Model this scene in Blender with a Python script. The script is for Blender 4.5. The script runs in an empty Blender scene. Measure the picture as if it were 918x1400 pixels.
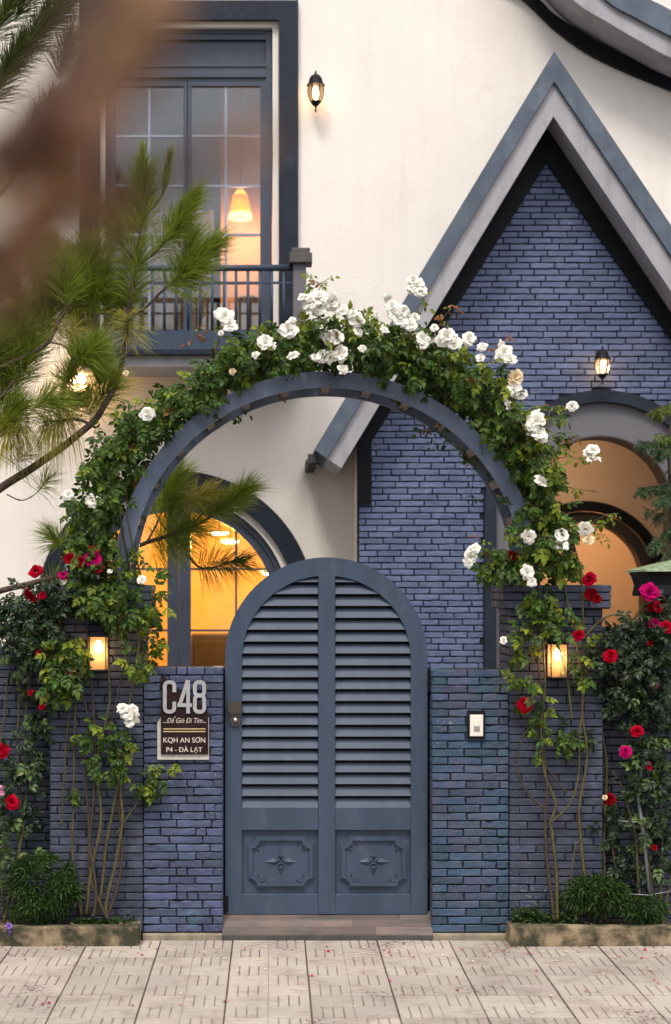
import bpy, bmesh, math, random
import numpy as np
from mathutils import Vector, Matrix, noise
from mathutils.geometry import tessellate_polygon

random.seed(7)
rng = np.random.default_rng(11)
R = math.radians
scene = bpy.context.scene
COL = scene.collection

# ------------------------------------------------------------------ camera, sky, sun, exposure
F = 2169.0            # focal length in photo pixels (918 x 1400)
D0 = 9.0              # camera to gate-wall plane
CZ = 1.975            # camera height
VX, VY = 373.0, 808.0 # vanishing point of the paving joints
cam = bpy.data.cameras.new('camera')
cam.sensor_fit = 'AUTO'
cam.sensor_width = 36.0
cam.lens = 36.0 * F / 1400.0
cam.shift_x = (459.0 - VX) / 1400.0
cam.shift_y = (VY - 700.0) / 1400.0
cam.clip_start = 0.05
cam.clip_end = 2000
cam.dof.use_dof = True
cam.dof.focus_distance = 9.05
cam.dof.aperture_fstop = 1.7
cam_o = bpy.data.objects.new('camera', cam)
COL.objects.link(cam_o)
cam_o.location = (0, -D0, CZ)
cam_o.rotation_euler = (R(90), 0, 0)
scene.camera = cam_o

SUN_EL, SUN_AZ = 58.0, -24.0       # azimuth measured from "behind the camera", minus = from the left
world = bpy.data.worlds.new('World')
scene.world = world
world.use_nodes = True
wn, wl = world.node_tree.nodes, world.node_tree.links
wn.clear()
w_out = wn.new('ShaderNodeOutputWorld')
w_bg = wn.new('ShaderNodeBackground')
w_hs = wn.new('ShaderNodeHueSaturation')
w_sky = wn.new('ShaderNodeTexSky')
w_sky.sky_type = 'NISHITA'
w_sky.sun_disc = False
w_sky.sun_elevation = R(SUN_EL)
w_sky.sun_rotation = R(180 + SUN_AZ)
w_sky.air_density = 1.0
w_sky.dust_density = 4.0
w_hs.inputs['Saturation'].default_value = 0.42     # thin overcast: nearly white sky
w_bg.inputs['Strength'].default_value = 0.125
wl.new(w_sky.outputs[0], w_hs.inputs['Color'])
wl.new(w_hs.outputs[0], w_bg.inputs['Color'])
wl.new(w_bg.outputs[0], w_out.inputs['Surface'])

sun = bpy.data.lights.new('sun', 'SUN')
sun.energy = 1.5
sun.angle = R(14)
sun.color = (1.0, 0.93, 0.84)
sun_o = bpy.data.objects.new('sun', sun)
COL.objects.link(sun_o)
_sd = Vector((math.sin(R(SUN_AZ)) * math.cos(R(SUN_EL)), -math.cos(R(SUN_AZ)) * math.cos(R(SUN_EL)), math.sin(R(SUN_EL))))
sun_o.location = _sd * 30
sun_o.rotation_euler = (-_sd).to_track_quat('-Z', 'Y').to_euler()

scene.view_settings.view_transform = 'Standard'
scene.view_settings.look = 'None'
scene.view_settings.gamma = 1.0
scene.view_settings.use_curve_mapping = False
scene.view_settings.exposure = 0.80
scene.cycles.use_denoising = True
scene.cycles.max_bounces = 8
scene.cycles.transparent_max_bounces = 16
scene.cycles.sample_clamp_indirect = 6.0

# ------------------------------------------------------------------ helpers
def P(px, py, y):
    d = D0 + y
    return Vector(((px - VX) * d / F, y, CZ + (VY - py) * d / F))
def PX(px, y): return (px - VX) * (D0 + y) / F
def PZ(py, y): return CZ + (VY - py) * (D0 + y) / F
def S(n, y): return n * (D0 + y) / F

WLOC = {}
def wloc(o): return WLOC.get(o.name, Vector((0, 0, 0))) if o else Vector((0, 0, 0))

def empty(name, loc):
    o = bpy.data.objects.new(name, None)
    COL.objects.link(o)
    o.empty_display_size = 0.1
    o.location = loc
    WLOC[o.name] = Vector(loc)
    return o
def tag(o, label=None, cat=None, group=None, kind=None):
    if label: o['label'] = label
    if cat: o['category'] = cat
    if group: o['group'] = group
    if kind: o['kind'] = kind
    return o
def thing(name, label, cat, loc=(0, 0, 0), group=None):
    return tag(empty(name, Vector(loc)), label, cat, group)
def inst(name, mesh, loc, parent=None, rot=None, scale=None, mat3=None):
    o = bpy.data.objects.new(name, mesh)
    COL.objects.link(o)
    loc = Vector(loc)
    if parent:
        o.parent = parent
    rel = loc - wloc(parent)
    if mat3 is not None:
        o.matrix_local = Matrix.Translation(rel) @ mat3.to_4x4()
    else:
        o.location = rel
        if rot: o.rotation_euler = rot
        if scale: o.scale = scale
    WLOC[o.name] = loc
    return o

class MB:
    def __init__(s): s.v = []; s.f = []; s.sm = []
    def add(s, vs, fs, smooth=False):
        b = len(s.v)
        s.v.extend([tuple(v) for v in vs])
        for f in fs:
            s.f.append(tuple(i + b for i in f)); s.sm.append(smooth)
        return s
    def box(s, x0, x1, y0, y1, z0, z1):
        return s.add([(x0,y0,z0),(x1,y0,z0),(x1,y1,z0),(x0,y1,z0),(x0,y0,z1),(x1,y0,z1),(x1,y1,z1),(x0,y1,z1)],
            [(0,3,2,1),(4,5,6,7),(0,1,5,4),(1,2,6,5),(2,3,7,6),(3,0,4,7)])
    def bbox(s, x0, x1, y0, y1, z0, z1, b=0.004):
        # box with a chamfered front (towards -y)
        vs = [(x0,y0+b,z0),(x1,y0+b,z0),(x1,y0+b,z1),(x0,y0+b,z1),(x0+b,y0,z0+b),(x1-b,y0,z0+b),(x1-b,y0,z1-b),(x0+b,y0,z1-b),
              (x0,y1,z0),(x1,y1,z0),(x1,y1,z1),(x0,y1,z1)]
        fs = [(4,5,6,7),(0,1,5,4),(1,2,6,5),(2,3,7,6),(3,0,4,7),(1,0,8,9),(2,1,9,10),(3,2,10,11),(0,3,11,8),(9,8,11,10)]
        return s.add(vs, fs)
    def poly(s, pts, y, flip=False):
        t = tessellate_polygon([[Vector((p[0], p[1], 0)) for p in pts]])
        s.add([(p[0], y, p[1]) for p in pts], [tuple(reversed(f)) if flip else f for f in t])
        return s
    def prism(s, pts, y0, y1, bev=0.0):
        # pts: (x, z) outline, extruded from y0 (front) to y1
        n = len(pts)
        t = tessellate_polygon([[Vector((p[0], p[1], 0)) for p in pts]])
        s.add([(p[0], y0, p[1]) for p in pts], t)
        s.add([(p[0], y1, p[1]) for p in pts], [tuple(reversed(f)) for f in t])
        s.add([(p[0], y0, p[1]) for p in pts] + [(p[0], y1, p[1]) for p in pts],
              [(i, (i + 1) % n, n + (i + 1) % n, n + i) for i in range(n)])
        return s
    def holed(s, outer, holes, y0, y1):
        # wall with openings: front, back and reveals
        loops = [outer] + holes
        flat = [p for l in loops for p in l]
        t = tessellate_polygon([[Vector((p[0], p[1], 0)) for p in l] for l in loops])
        s.add([(p[0], y0, p[1]) for p in flat], t)
        s.add([(p[0], y1, p[1]) for p in flat], [tuple(reversed(f)) for f in t])
        for l in loops:
            n = len(l)
            s.add([(p[0], y0, p[1]) for p in l] + [(p[0], y1, p[1]) for p in l],
                  [(i, (i + 1) % n, n + (i + 1) % n, n + i) for i in range(n)])
        return s
    def band(s, a, b, y0, y1):
        # strip between two equally long (x, z) curves, extruded y0..y1
        n = len(a)
        vs = [(p[0], y0, p[1]) for p in a] + [(p[0], y0, p[1]) for p in b] + [(p[0], y1, p[1]) for p in a] + [(p[0], y1, p[1]) for p in b]
        fs = []
        for i in range(n - 1):
            fs += [(i, i+1, n+i+1, n+i), (2*n+i+1, 2*n+i, 3*n+i, 3*n+i+1), (i+1, i, 2*n+i, 2*n+i+1), (n+i, n+i+1, 3*n+i+1, 3*n+i)]
        fs += [(0, n, 3*n, 2*n), (n-1, 3*n-1, 4*n-1, 2*n-1)]
        return s.add(vs, fs)
    def tube(s, pts, rad, n=6, cap=True):
        pts = [Vector(p) for p in pts]
        m = len(pts)
        if not hasattr(rad, '__len__'): rad = [rad] * m
        vs, fs = [], []
        up = Vector((0.31, 0.2, 0.93))
        for i, p in enumerate(pts):
            t = (pts[min(i + 1, m - 1)] - pts[max(i - 1, 0)])
            if t.length < 1e-9: t = Vector((0, 0, 1))
            t.normalize()
            a = t.cross(up)
            if a.length < 0.05: a = t.cross(Vector((1, 0, 0)))
            a.normalize(); b = t.cross(a)
            for k in range(n):
                an = 2 * math.pi * k / n
                vs.append(p + (a * math.cos(an) + b * math.sin(an)) * rad[i])
        for i in range(m - 1):
            for k in range(n):
                k2 = (k + 1) % n
                fs.append((i*n+k, i*n+k2, (i+1)*n+k2, (i+1)*n+k))
        if cap:
            fs.append(tuple(range(n))); fs.append(tuple((m-1)*n + k for k in reversed(range(n))))
        return s.add(vs, fs, True)
    def lathe(s, prof, c, n=12, smooth=True):
        # prof: (r, z) pairs about the vertical axis through c
        vs, fs = [], []
        for r, z in prof:
            for k in range(n):
                an = 2 * math.pi * k / n
                vs.append((c[0] + r * math.cos(an), c[1] + r * math.sin(an), c[2] + z))
        for i in range(len(prof) - 1):
            for k in range(n):
                k2 = (k + 1) % n
                fs.append((i*n+k, i*n+k2, (i+1)*n+k2, (i+1)*n+k))
        return s.add(vs, fs, smooth)
    def mesh(s, name, mat, center=None):
        me = bpy.data.meshes.new(name)
        v = np.array(s.v, dtype=float)
        c = Vector((v.min(0) + v.max(0)) / 2) if center is None else Vector(center)
        me.from_pydata((v - np.array(c)).tolist(), [], s.f)
        me.polygons.foreach_set('use_smooth', s.sm)
        bm = bmesh.new(); bm.from_mesh(me)
        bmesh.ops.recalc_face_normals(bm, faces=bm.faces)
        bm.to_mesh(me); bm.free()
        me.materials.append(mat)
        me.update()
        return me, c
    def build(s, name, mat, parent=None, center=None):
        me, c = s.mesh(name, mat, center)
        return inst(name, me, c, parent)

def ell(cx, cz, a, b, t0, t1, n):
    return [(cx + a * math.cos(t0 + (t1 - t0) * i / n), cz + b * math.sin(t0 + (t1 - t0) * i / n)) for i in range(n + 1)]

# ------------------------------------------------------------------ materials
def srgb(r, g, b):
    return tuple((c / 12.92 if c <= 0.04045 else ((c + 0.055) / 1.055) ** 2.4) for c in (r / 255, g / 255, b / 255))
M = {}
def mat(name, c1, c2=None, scale=8.0, rough=0.6, bump=0.0, bscale=80.0, objvar=0.0, islvar=0.0, metal=0.0, spec=0.5,
        lo=0.35, hi=0.65, c3=None, s3=3.0, lo3=0.55, hi3=0.7, stretch=None, transl=0.0, bdist=0.004, coat=0.0, huevar=.05, streak=0.0, specks=None):
    m = bpy.data.materials.new(name); m.use_nodes = True
    n, l = m.node_tree.nodes, m.node_tree.links
    bs = n['Principled BSDF']; out = n['Material Output']
    tc = n.new('ShaderNodeTexCoord')
    geo = n.new('ShaderNodeNewGeometry')
    vec = geo.outputs['Position']
    if stretch:
        mp = n.new('ShaderNodeMapping'); mp.inputs['Scale'].default_value = stretch
        l.new(vec, mp.inputs['Vector']); vec = mp.outputs[0]
    c2 = c2 or tuple(x * 0.8 for x in c1)
    nz = n.new('ShaderNodeTexNoise'); nz.inputs['Scale'].default_value = scale; nz.inputs['Detail'].default_value = 6
    nz.inputs['Roughness'].default_value = 0.62
    l.new(vec, nz.inputs['Vector'])
    mr = n.new('ShaderNodeMapRange'); mr.inputs[1].default_value = lo; mr.inputs[2].default_value = hi
    l.new(nz.outputs['Fac'], mr.inputs[0])
    mx = n.new('ShaderNodeMix'); mx.data_type = 'RGBA'
    mx.inputs[6].default_value = (*c1, 1); mx.inputs[7].default_value = (*c2, 1)
    l.new(mr.outputs[0], mx.inputs[0])
    col = mx.outputs[2]
    if c3:
        nz3 = n.new('ShaderNodeTexNoise'); nz3.inputs['Scale'].default_value = s3; nz3.inputs['Detail'].default_value = 8
        nz3.inputs['Roughness'].default_value = 0.7
        l.new(vec, nz3.inputs['Vector'])
        mr3 = n.new('ShaderNodeMapRange'); mr3.inputs[1].default_value = lo3; mr3.inputs[2].default_value = hi3
        l.new(nz3.outputs['Fac'], mr3.inputs[0])
        m3 = n.new('ShaderNodeMix'); m3.data_type = 'RGBA'; m3.inputs[7].default_value = (*c3, 1)
        l.new(mr3.outputs[0], m3.inputs[0]); l.new(col, m3.inputs[6]); col = m3.outputs[2]
    if streak:
        mp2 = n.new('ShaderNodeMapping'); mp2.inputs['Scale'].default_value = (9, 9, .55); l.new(geo.outputs['Position'], mp2.inputs['Vector'])
        ns = n.new('ShaderNodeTexNoise'); ns.inputs['Scale'].default_value = 1.0; ns.inputs['Detail'].default_value = 7; ns.inputs['Roughness'].default_value = .65
        l.new(mp2.outputs[0], ns.inputs['Vector'])
        sr = n.new('ShaderNodeMapRange'); sr.inputs[1].default_value = .46; sr.inputs[2].default_value = .78; sr.inputs[3].default_value = 1.0; sr.inputs[4].default_value = 1.0 - streak
        l.new(ns.outputs['Fac'], sr.inputs[0])
        h2 = n.new('ShaderNodeHueSaturation'); l.new(sr.outputs[0], h2.inputs['Value']); l.new(col, h2.inputs['Color']); col = h2.outputs[0]
    if specks:
        sc_, ss, slo = specks
        n4 = n.new('ShaderNodeTexNoise'); n4.inputs['Scale'].default_value = ss; n4.inputs['Detail'].default_value = 3; l.new(geo.outputs['Position'], n4.inputs['Vector'])
        n5 = n.new('ShaderNodeTexNoise'); n5.inputs['Scale'].default_value = 2.2; l.new(geo.outputs['Position'], n5.inputs['Vector'])
        pr = n.new('ShaderNodeMath'); pr.operation = 'MULTIPLY'; l.new(n4.outputs['Fac'], pr.inputs[0]); l.new(n5.outputs['Fac'], pr.inputs[1])
        r4 = n.new('ShaderNodeMapRange'); r4.inputs[1].default_value = slo; r4.inputs[2].default_value = slo + .03; l.new(pr.outputs[0], r4.inputs[0])
        m4 = n.new('ShaderNodeMix'); m4.data_type = 'RGBA'; m4.inputs[7].default_value = (*sc_, 1); l.new(r4.outputs[0], m4.inputs[0]); l.new(col, m4.inputs[6]); col = m4.outputs[2]
    if objvar or islvar:
        oi = n.new('ShaderNodeObjectInfo')
        ad = n.new('ShaderNodeMath'); ad.operation = 'ADD'
        l.new(oi.outputs['Random'], ad.inputs[0])
        if islvar: l.new(geo.outputs['Random Per Island'], ad.inputs[1])
        else: ad.inputs[1].default_value = 0
        fr = n.new('ShaderNodeMath'); fr.operation = 'FRACT'; l.new(ad.outputs[0], fr.inputs[0])
        var = max(objvar, islvar)
        vr = n.new('ShaderNodeMapRange'); vr.inputs[3].default_value = 1 - var; vr.inputs[4].default_value = 1 + var
        l.new(fr.outputs[0], vr.inputs[0])
        hs = n.new('ShaderNodeHueSaturation'); l.new(vr.outputs[0], hs.inputs['Value'])
        f2 = n.new('ShaderNodeMath'); f2.operation = 'MULTIPLY'; f2.inputs[1].default_value = 7.31; l.new(fr.outputs[0], f2.inputs[0])
        f3 = n.new('ShaderNodeMath'); f3.operation = 'FRACT'; l.new(f2.outputs[0], f3.inputs[0])
        hr = n.new('ShaderNodeMapRange'); hr.inputs[3].default_value = 0.5 - var * huevar; hr.inputs[4].default_value = 0.5 + var * huevar
        l.new(f3.outputs[0], hr.inputs[0]); l.new(hr.outputs[0], hs.inputs['Hue'])
        l.new(col, hs.inputs['Color']); col = hs.outputs[0]
    l.new(col, bs.inputs['Base Color'])
    bs.inputs['Roughness'].default_value = rough
    bs.inputs['Metallic'].default_value = metal
    bs.inputs['Specular IOR Level'].default_value = spec
    if coat: bs.inputs['Coat Weight'].default_value = coat
    if bump:
        nb = n.new('ShaderNodeTexNoise'); nb.inputs['Scale'].default_value = bscale; nb.inputs['Detail'].default_value = 5
        l.new(vec, nb.inputs['Vector'])
        bp = n.new('ShaderNodeBump'); bp.inputs['Strength'].default_value = bump; bp.inputs['Distance'].default_value = bdist
        l.new(nb.outputs['Fac'], bp.inputs['Height']); l.new(bp.outputs[0], bs.inputs['Normal'])
    if transl:
        tr = n.new('ShaderNodeBsdfTranslucent'); l.new(col, tr.inputs['Color'])
        ms = n.new('ShaderNodeMixShader'); ms.inputs[0].default_value = transl
        l.new(bs.outputs[0], ms.inputs[1]); l.new(tr.outputs[0], ms.inputs[2]); l.new(ms.outputs[0], out.inputs['Surface'])
    M[name] = m
    return m
def emit(name, c, st):
    m = bpy.data.materials.new(name); m.use_nodes = True
    n, l = m.node_tree.nodes, m.node_tree.links
    n.clear(); o = n.new('ShaderNodeOutputMaterial'); e = n.new('ShaderNodeEmission')
    e.inputs[0].default_value = (*c, 1); e.inputs[1].default_value = st
    l.new(e.outputs[0], o.inputs[0]); M[name] = m
    return m
def glass(name, tint, refl=0.1, rough=0.02, frost=0.0):
    m = bpy.data.materials.new(name); m.use_nodes = True
    n, l = m.node_tree.nodes, m.node_tree.links
    n.clear(); o = n.new('ShaderNodeOutputMaterial')
    t = n.new('ShaderNodeBsdfTransparent'); t.inputs[0].default_value = (*tint, 1)
    g = n.new('ShaderNodeBsdfGlossy'); g.inputs['Roughness'].default_value = rough
    lw = n.new('ShaderNodeFresnel'); lw.inputs[0].default_value = 1.45
    ma = n.new('ShaderNodeMath'); ma.operation = 'ADD'; ma.inputs[1].default_value = refl; l.new(lw.outputs[0], ma.inputs[0])
    ms = n.new('ShaderNodeMixShader'); l.new(ma.outputs[0], ms.inputs[0]); l.new(t.outputs[0], ms.inputs[1]); l.new(g.outputs[0], ms.inputs[2])
    last = ms.outputs[0]
    if frost:
        tr = n.new('ShaderNodeBsdfTranslucent'); tr.inputs[0].default_value = (*tint, 1)
        m2 = n.new('ShaderNodeMixShader'); m2.inputs[0].default_value = frost
        l.new(last, m2.inputs[1]); l.new(tr.outputs[0], m2.inputs[2]); last = m2.outputs[0]
    l.new(last, o.inputs[0]); M[name] = m
    return m

mat('cream_plaster', (.81, .75, .685), (.765, .70, .635), 1.3, .85, .42, 40, c3=(.70, .63, .56), s3=4, lo3=.58, hi3=.8, bdist=.006, streak=.06)
mat('navy_trim', (.017, .023, .038), (.011, .015, .025), 5, .55, .15, 60, c3=(.036, .048, .072), s3=6, lo3=.58, hi3=.8, spec=.2)
mat('grey_plaster', (.36, .35, .37), (.30, .29, .31), 3, .8, .35, 70, c3=(.22, .215, .22), s3=5, lo3=.55, hi3=.8, streak=.25)
mat('shaded_trim', (.005, .0055, .009), (.0035, .004, .006), 5, .7, .15, 60, spec=.2)  # trim colour darkened to carry the shade under gable and eave
mat('porch_grey', (.13, .125, .14), (.11, .106, .118), 3, .8, .2, 90)
mat('blue_roof_edge', (.085, .112, .152), (.050, .068, .098), 4, .6, .25, 50, c3=(.13, .155, .19), s3=7, lo3=.55, hi3=.75, streak=.3)
mat('house_brick', (.102, .130, .230), (.076, .098, .178), 5, .75, .7, 45, objvar=.16, bdist=.006, huevar=.03, c3=(.165, .182, .30), s3=9, lo3=.55, hi3=.75)
mat('house_brick_mass', (.102, .130, .230), (.076, .098, .178), 5, .75, .7, 45, islvar=.16, bdist=.006, huevar=.03, c3=(.165, .182, .30), s3=9, lo3=.55, hi3=.75)
mat('house_mortar', (.010, .012, .030), (.007, .008, .020), 8, .9, .3, 60)
mat('pillar_brick', (.038, .048, .082), (.026, .033, .057), 7, .7, .7, 45, objvar=.26, c3=(.066, .070, .094), s3=5, lo3=.52, hi3=.7, bdist=.006, specks=((.13, .13, .15), 60, .42), streak=.15)
mat('left_panel_brick', (.056, .071, .135), (.038, .049, .094), 7, .66, .8, 40, objvar=.28, c3=(.045, .092, .135), s3=6, lo3=.58, hi3=.66, bdist=.007, specks=((.15, .15, .18), 60, .42))
mat('right_panel_brick', (.028, .064, .108), (.022, .047, .082), 7, .66, .8, 40, objvar=.28, c3=(.044, .055, .096), s3=4, lo3=.48, hi3=.55, bdist=.007, specks=((.14, .14, .16), 60, .42))
mat('mortar', (.003, .003, .006), (.002, .002, .004), 9, .9, .3, 60)
mat('gate_paint', (.043, .063, .100), (.035, .052, .083), 3, .5, .2, 110, c3=(.072, .088, .122), s3=9, lo3=.52, hi3=.8, stretch=(1, 1, .35), streak=.22, spec=.3)
mat('arch_paint', (.145, .182, .262), (.110, .140, .21), 4, .5, .2, 80, c3=(.17, .195, .25), s3=7, lo3=.55, hi3=.8, streak=.2, spec=.3)
mat('cap_brown', (.085, .074, .072), (.06, .053, .052), 6, .8, .3, 60)
mat('brown_bar', (.20, .165, .15), (.13, .11, .10), 14, .7, .3, 60)  # mottled brown for the crossbars, unlike the blue rings
mat('paver', (.41, .355, .30), (.315, .27, .23), 2.2, .85, .6, 45, objvar=.13, c3=(.24, .185, .145), s3=5, lo3=.50, hi3=.72, bdist=.004, specks=((.12, .08, .06), 40, .38))
mat('groove', (.13, .08, .055), (.30, .25, .21), 4, .95, .3, 40)
mat('paver_joint', (.19, .105, .065), (.085, .06, .045), 5, .95, .5, 40)
mat('asphalt', (.06, .058, .056), (.045, .044, .043), 6, .9, .5, 60)
mat('concrete_kerb', (.27, .20, .12), (.13, .095, .055), 6, .9, .6, 50, c3=(.030, .030, .014), s3=6, lo3=.42, hi3=.58, bdist=.006)
mat('plinth_concrete', (.30, .25, .17), (.16, .13, .10), 8, .9, .5, 50)
mat('dark_concrete', (.075, .068, .06), (.045, .042, .038), 9, .9, .4, 50)
mat('soil', (.05, .033, .022), (.025, .018, .013), 14, .95, .8, 40, bdist=.01)
mat('threshold_tile', (.125, .088, .072), (.062, .053, .050), 7, .55, .2, 60, objvar=.3, stretch=(.6, 4, 4))
mat('dark_metal', (.008, .008, .011), (.006, .006, .008), 8, .6, .15, 70, spec=.15)
mat('bronze_metal', (.085, .072, .06), (.06, .052, .045), 20, .42, .2, 90, metal=.6)
mat('steel', (.55, .55, .56), (.45, .45, .46), 20, .35, 0, metal=.8)
mat('sign_steel', (.42, .41, .42), (.33, .32, .33), 12, .45, .1, 80, metal=.35)
mat('sign_brown', (.020, .009, .009), (.016, .007, .007), 10, .6, 0, spec=.15)
mat('sign_gold', (.55, .40, .20), (.45, .33, .17), 10, .5, 0)
mat('sign_text', (.55, .48, .42), (.5, .44, .38), 10, .5, 0)
mat('stone_plate', (.50, .46, .42), (.36, .33, .30), 18, .7, .3, 60)
mat('cream_enamel', (.20, .135, .08), None, 8, .7, 0)
mat('white_plastic', (.72, .68, .60), (.68, .64, .56), 8, .4, 0)
mat('grey_plastic', (.30, .29, .27), None, 8, .4, 0)
mat('window_paint', (.045, .058, .09), (.035, .045, .07), 5, .45, .1, 60)
mat('muntin_paint', (.26, .30, .38), (.22, .26, .33), 5, .45, .05, 60)
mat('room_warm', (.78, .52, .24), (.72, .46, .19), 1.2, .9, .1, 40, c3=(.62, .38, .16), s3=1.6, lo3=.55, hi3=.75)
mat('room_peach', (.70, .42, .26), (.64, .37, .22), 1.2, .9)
mat('room_grey', (.20, .19, .22), (.16, .15, .18), 1.2, .9)  # dark grey walls stand in for the unlit depth of the upper room
mat('room_floor', (.18, .10, .06), (.13, .07, .04), 4, .5, stretch=(1, 8, 8))
mat('dark_wood', (.032, .014, .006), (.02, .009, .004), 4, .5, .1, 40, stretch=(1, 1, .2))
mat('brown_trim', (.035, .024, .02), (.022, .016, .014), 6, .6, .1, 50)
mat('porch_plaster', (.60, .47, .37), (.55, .42, .33), 1.1, .9, .2, 70)
mat('curtain', (.70, .58, .42), (.62, .50, .35), 5, .9, 0, transl=.3)
mat('lamp_shade', (.80, .46, .10), (.62, .32, .06), 30, .8, .2, 80, transl=.6)
mat('pine_bark', (.095, .055, .042), (.045, .028, .022), 22, .9, 1.0, 45, bdist=.012)
mat('blur_bark', (.095, .046, .028), (.055, .028, .019), 14, .9, .8, 40, bdist=.01)
mat('dry_leaf', (.36, .19, .095), (.22, .11, .055), 14, .8, .2, 40, islvar=.3, transl=.3)
mat('pine_needle', (.25, .31, .035), (.15, .21, .024), 6, .6, 0, islvar=.4, transl=.45, spec=.25)
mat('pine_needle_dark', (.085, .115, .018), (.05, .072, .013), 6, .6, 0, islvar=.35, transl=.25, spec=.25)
mat('pine_needle_yellow', (.36, .33, .05), (.28, .24, .035), 6, .55, 0, islvar=.3, transl=.4)
mat('rose_leaf', (.050, .096, .008), (.021, .048, .005), 9, .5, .2, 60, islvar=.55, transl=.18, spec=.28)
mat('rose_leaf_young', (.19, .235, .018), (.12, .165, .014), 9, .5, .15, 60, islvar=.35, transl=.35, spec=.28)
mat('rose_leaf_rust', (.24, .10, .02), (.18, .07, .02), 9, .5, .15, 60, islvar=.3, transl=.3)
mat('bush_leaf', (.017, .034, .010), (.009, .019, .007), 9, .45, .2, 60, islvar=.5, transl=.1, spec=.3)
mat('bush_leaf_young', (.09, .145, .03), (.06, .10, .022), 9, .45, .15, 60, islvar=.3, transl=.25)
mat('shrub_leaf', (.036, .074, .013), (.018, .042, .009), 9, .55, .1, 60, islvar=.5, transl=.2, spec=.25)
mat('conifer_leaf', (.060, .105, .035), (.038, .07, .025), 9, .55, .1, 60, islvar=.35, transl=.25)
mat('conifer_tip', (.15, .20, .03), (.11, .16, .025), 9, .55, 0, islvar=.3, transl=.3)
mat('cane', (.080, .068, .018), (.042, .034, .011), 14, .6, .4, 50, c3=(.055, .032, .016), s3=8)
mat('cane_brown', (.045, .030, .016), (.026, .017, .010), 14, .7, .4, 50)
mat('white_petal', (.90, .885, .83), (.86, .83, .74), 20, .6, 0, transl=.3)
mat('cream_petal', (.80, .66, .44), (.74, .58, .36), 20, .6, 0, transl=.3)
mat('red_petal', (.40, .0008, .018), (.27, .0006, .011), 20, .8, 0, islvar=.3, transl=.12, spec=.05, huevar=.004)
mat('dark_red_petal', (.20, .001, .004), (.13, .001, .003), 20, .8, 0, islvar=.3, transl=.12, spec=.05, huevar=.004)
mat('magenta_petal', (.46, .003, .11), (.33, .002, .075), 20, .8, 0, islvar=.3, transl=.15, spec=.05, huevar=.02)
mat('pink_petal', (.72, .33, .48), (.65, .28, .42), 20, .5, 0, transl=.25)
mat('purple_petal', (.28, .14, .55), (.22, .1, .45), 20, .5, 0, transl=.25)
mat('sepal', (.16, .14, .03), (.12, .10, .02), 20, .6, 0)
mat('wire', (.45, .45, .45), None, 20, .4, 0, metal=.7)
mat('grey_pole', (.16, .165, .18), (.11, .115, .125), 9, .5, .1, 50)
mat('tie_green', (.01, .20, .13), None, 9, .5, 0)
mat('pale_green_roof', (.26, .32, .2), (.12, .16, .08), 30, .6, .2, 60)
mat('shingle', (.05, .048, .05), (.03, .03, .032), 10, .9, .8, 40)
mat('yard_concrete', (.48, .45, .41), (.40, .37, .34), 4, .9, .3, 40)  # unseen yard floor kept pale to bounce light onto the lower facade
emit('bulb_warm', (1.0, .62, .26), 14)
emit('bulb_lantern', (1.0, .66, .34), 7)
emit('ceiling_disc', (1.0, .86, .55), 9)
glass('pane_glass', (.93, .95, .97), .07)
glass('lantern_glass', (1.0, .90, .74), .02, .05, frost=.07)
def lamp_light(name, loc, power, color, r, parent):
    l = bpy.data.lights.new(name, 'POINT'); l.energy = power; l.color = color; l.shadow_soft_size = r
    o = bpy.data.objects.new(name, l); COL.objects.link(o)
    o.parent = parent; o.location = Vector(loc) - wloc(parent)
    return o

# ------------------------------------------------------------------ the ground
g = MB(); g.box(-300, 300, -300, 300, -.5, -.028)
tag(g.build('ground', M['asphalt']), kind='structure')
pv = MB(); pv.box(-14, 14, -6.2, 3.2, -.2, -.012)
pavement = tag(pv.build('pavement', M['paver_joint']), kind='structure')
# one tile: basket weave of four groups of four sticks, grooves between
TS = 0.407
def tile_mesh(seed):
    rnd = random.Random(seed)
    t = MB(); h = TS / 2 - .0035
    c = TS / 2
    t.box(-h, h, -h, h, -.03, -.0048)
    for ix in range(2):
        for iy in range(2):
            x0, y0 = -h + ix * h, -h + iy * h
            w = h
            for k in range(4):
                g0, g1 = k * w / 4 + (.0027 if k else .0002), (k + 1) * w / 4 - (.0027 if k < 3 else .0002)
                zt = rnd.uniform(-.0008, .0008)
                if (ix + iy) % 2 == 0: a = (x0 + g0, x0 + g1, y0 + .0004, y0 + w - .0004)
                else: a = (x0 + .0004, x0 + w - .0004, y0 + g0, y0 + g1)
                b = .0012
                vs = [(a[0], a[2], -.0052), (a[1], a[2], -.0052), (a[1], a[3], -.0052), (a[0], a[3], -.0052),
                      (a[0]+b, a[2]+b, zt), (a[1]-b, a[2]+b, zt), (a[1]-b, a[3]-b, zt), (a[0]+b, a[3]-b, zt)]
                t.add(vs, [(4,5,6,7),(0,1,5,4),(1,2,6,5),(2,3,7,6),(3,0,4,7)])
    me, _ = t.mesh('paving_tile', M['paver'], (0, 0, 0))
    me.materials.append(M['groove'])
    for i in range(6): me.polygons[i].material_index = 1
    return me
tms = [tile_mesh(i) for i in range(3)]
for r in range(9):
    for k in range(-8, 12):
        cx = -.2247 + TS * (k + .5) + random.uniform(-.0012, .0012); cy = -.03 - TS * (r + .5)
        inst('paving_tile', random.choice(tms), (cx, cy, random.uniform(-.0015, .001)), pavement, rot=(random.uniform(-.003, .003), random.uniform(-.003, .003), 0))
yd = MB(); yd.box(-8, 8, .30, 3.4, -.2, .13)
tag(yd.build('yard_floor', M['yard_concrete']), kind='structure')

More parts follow.
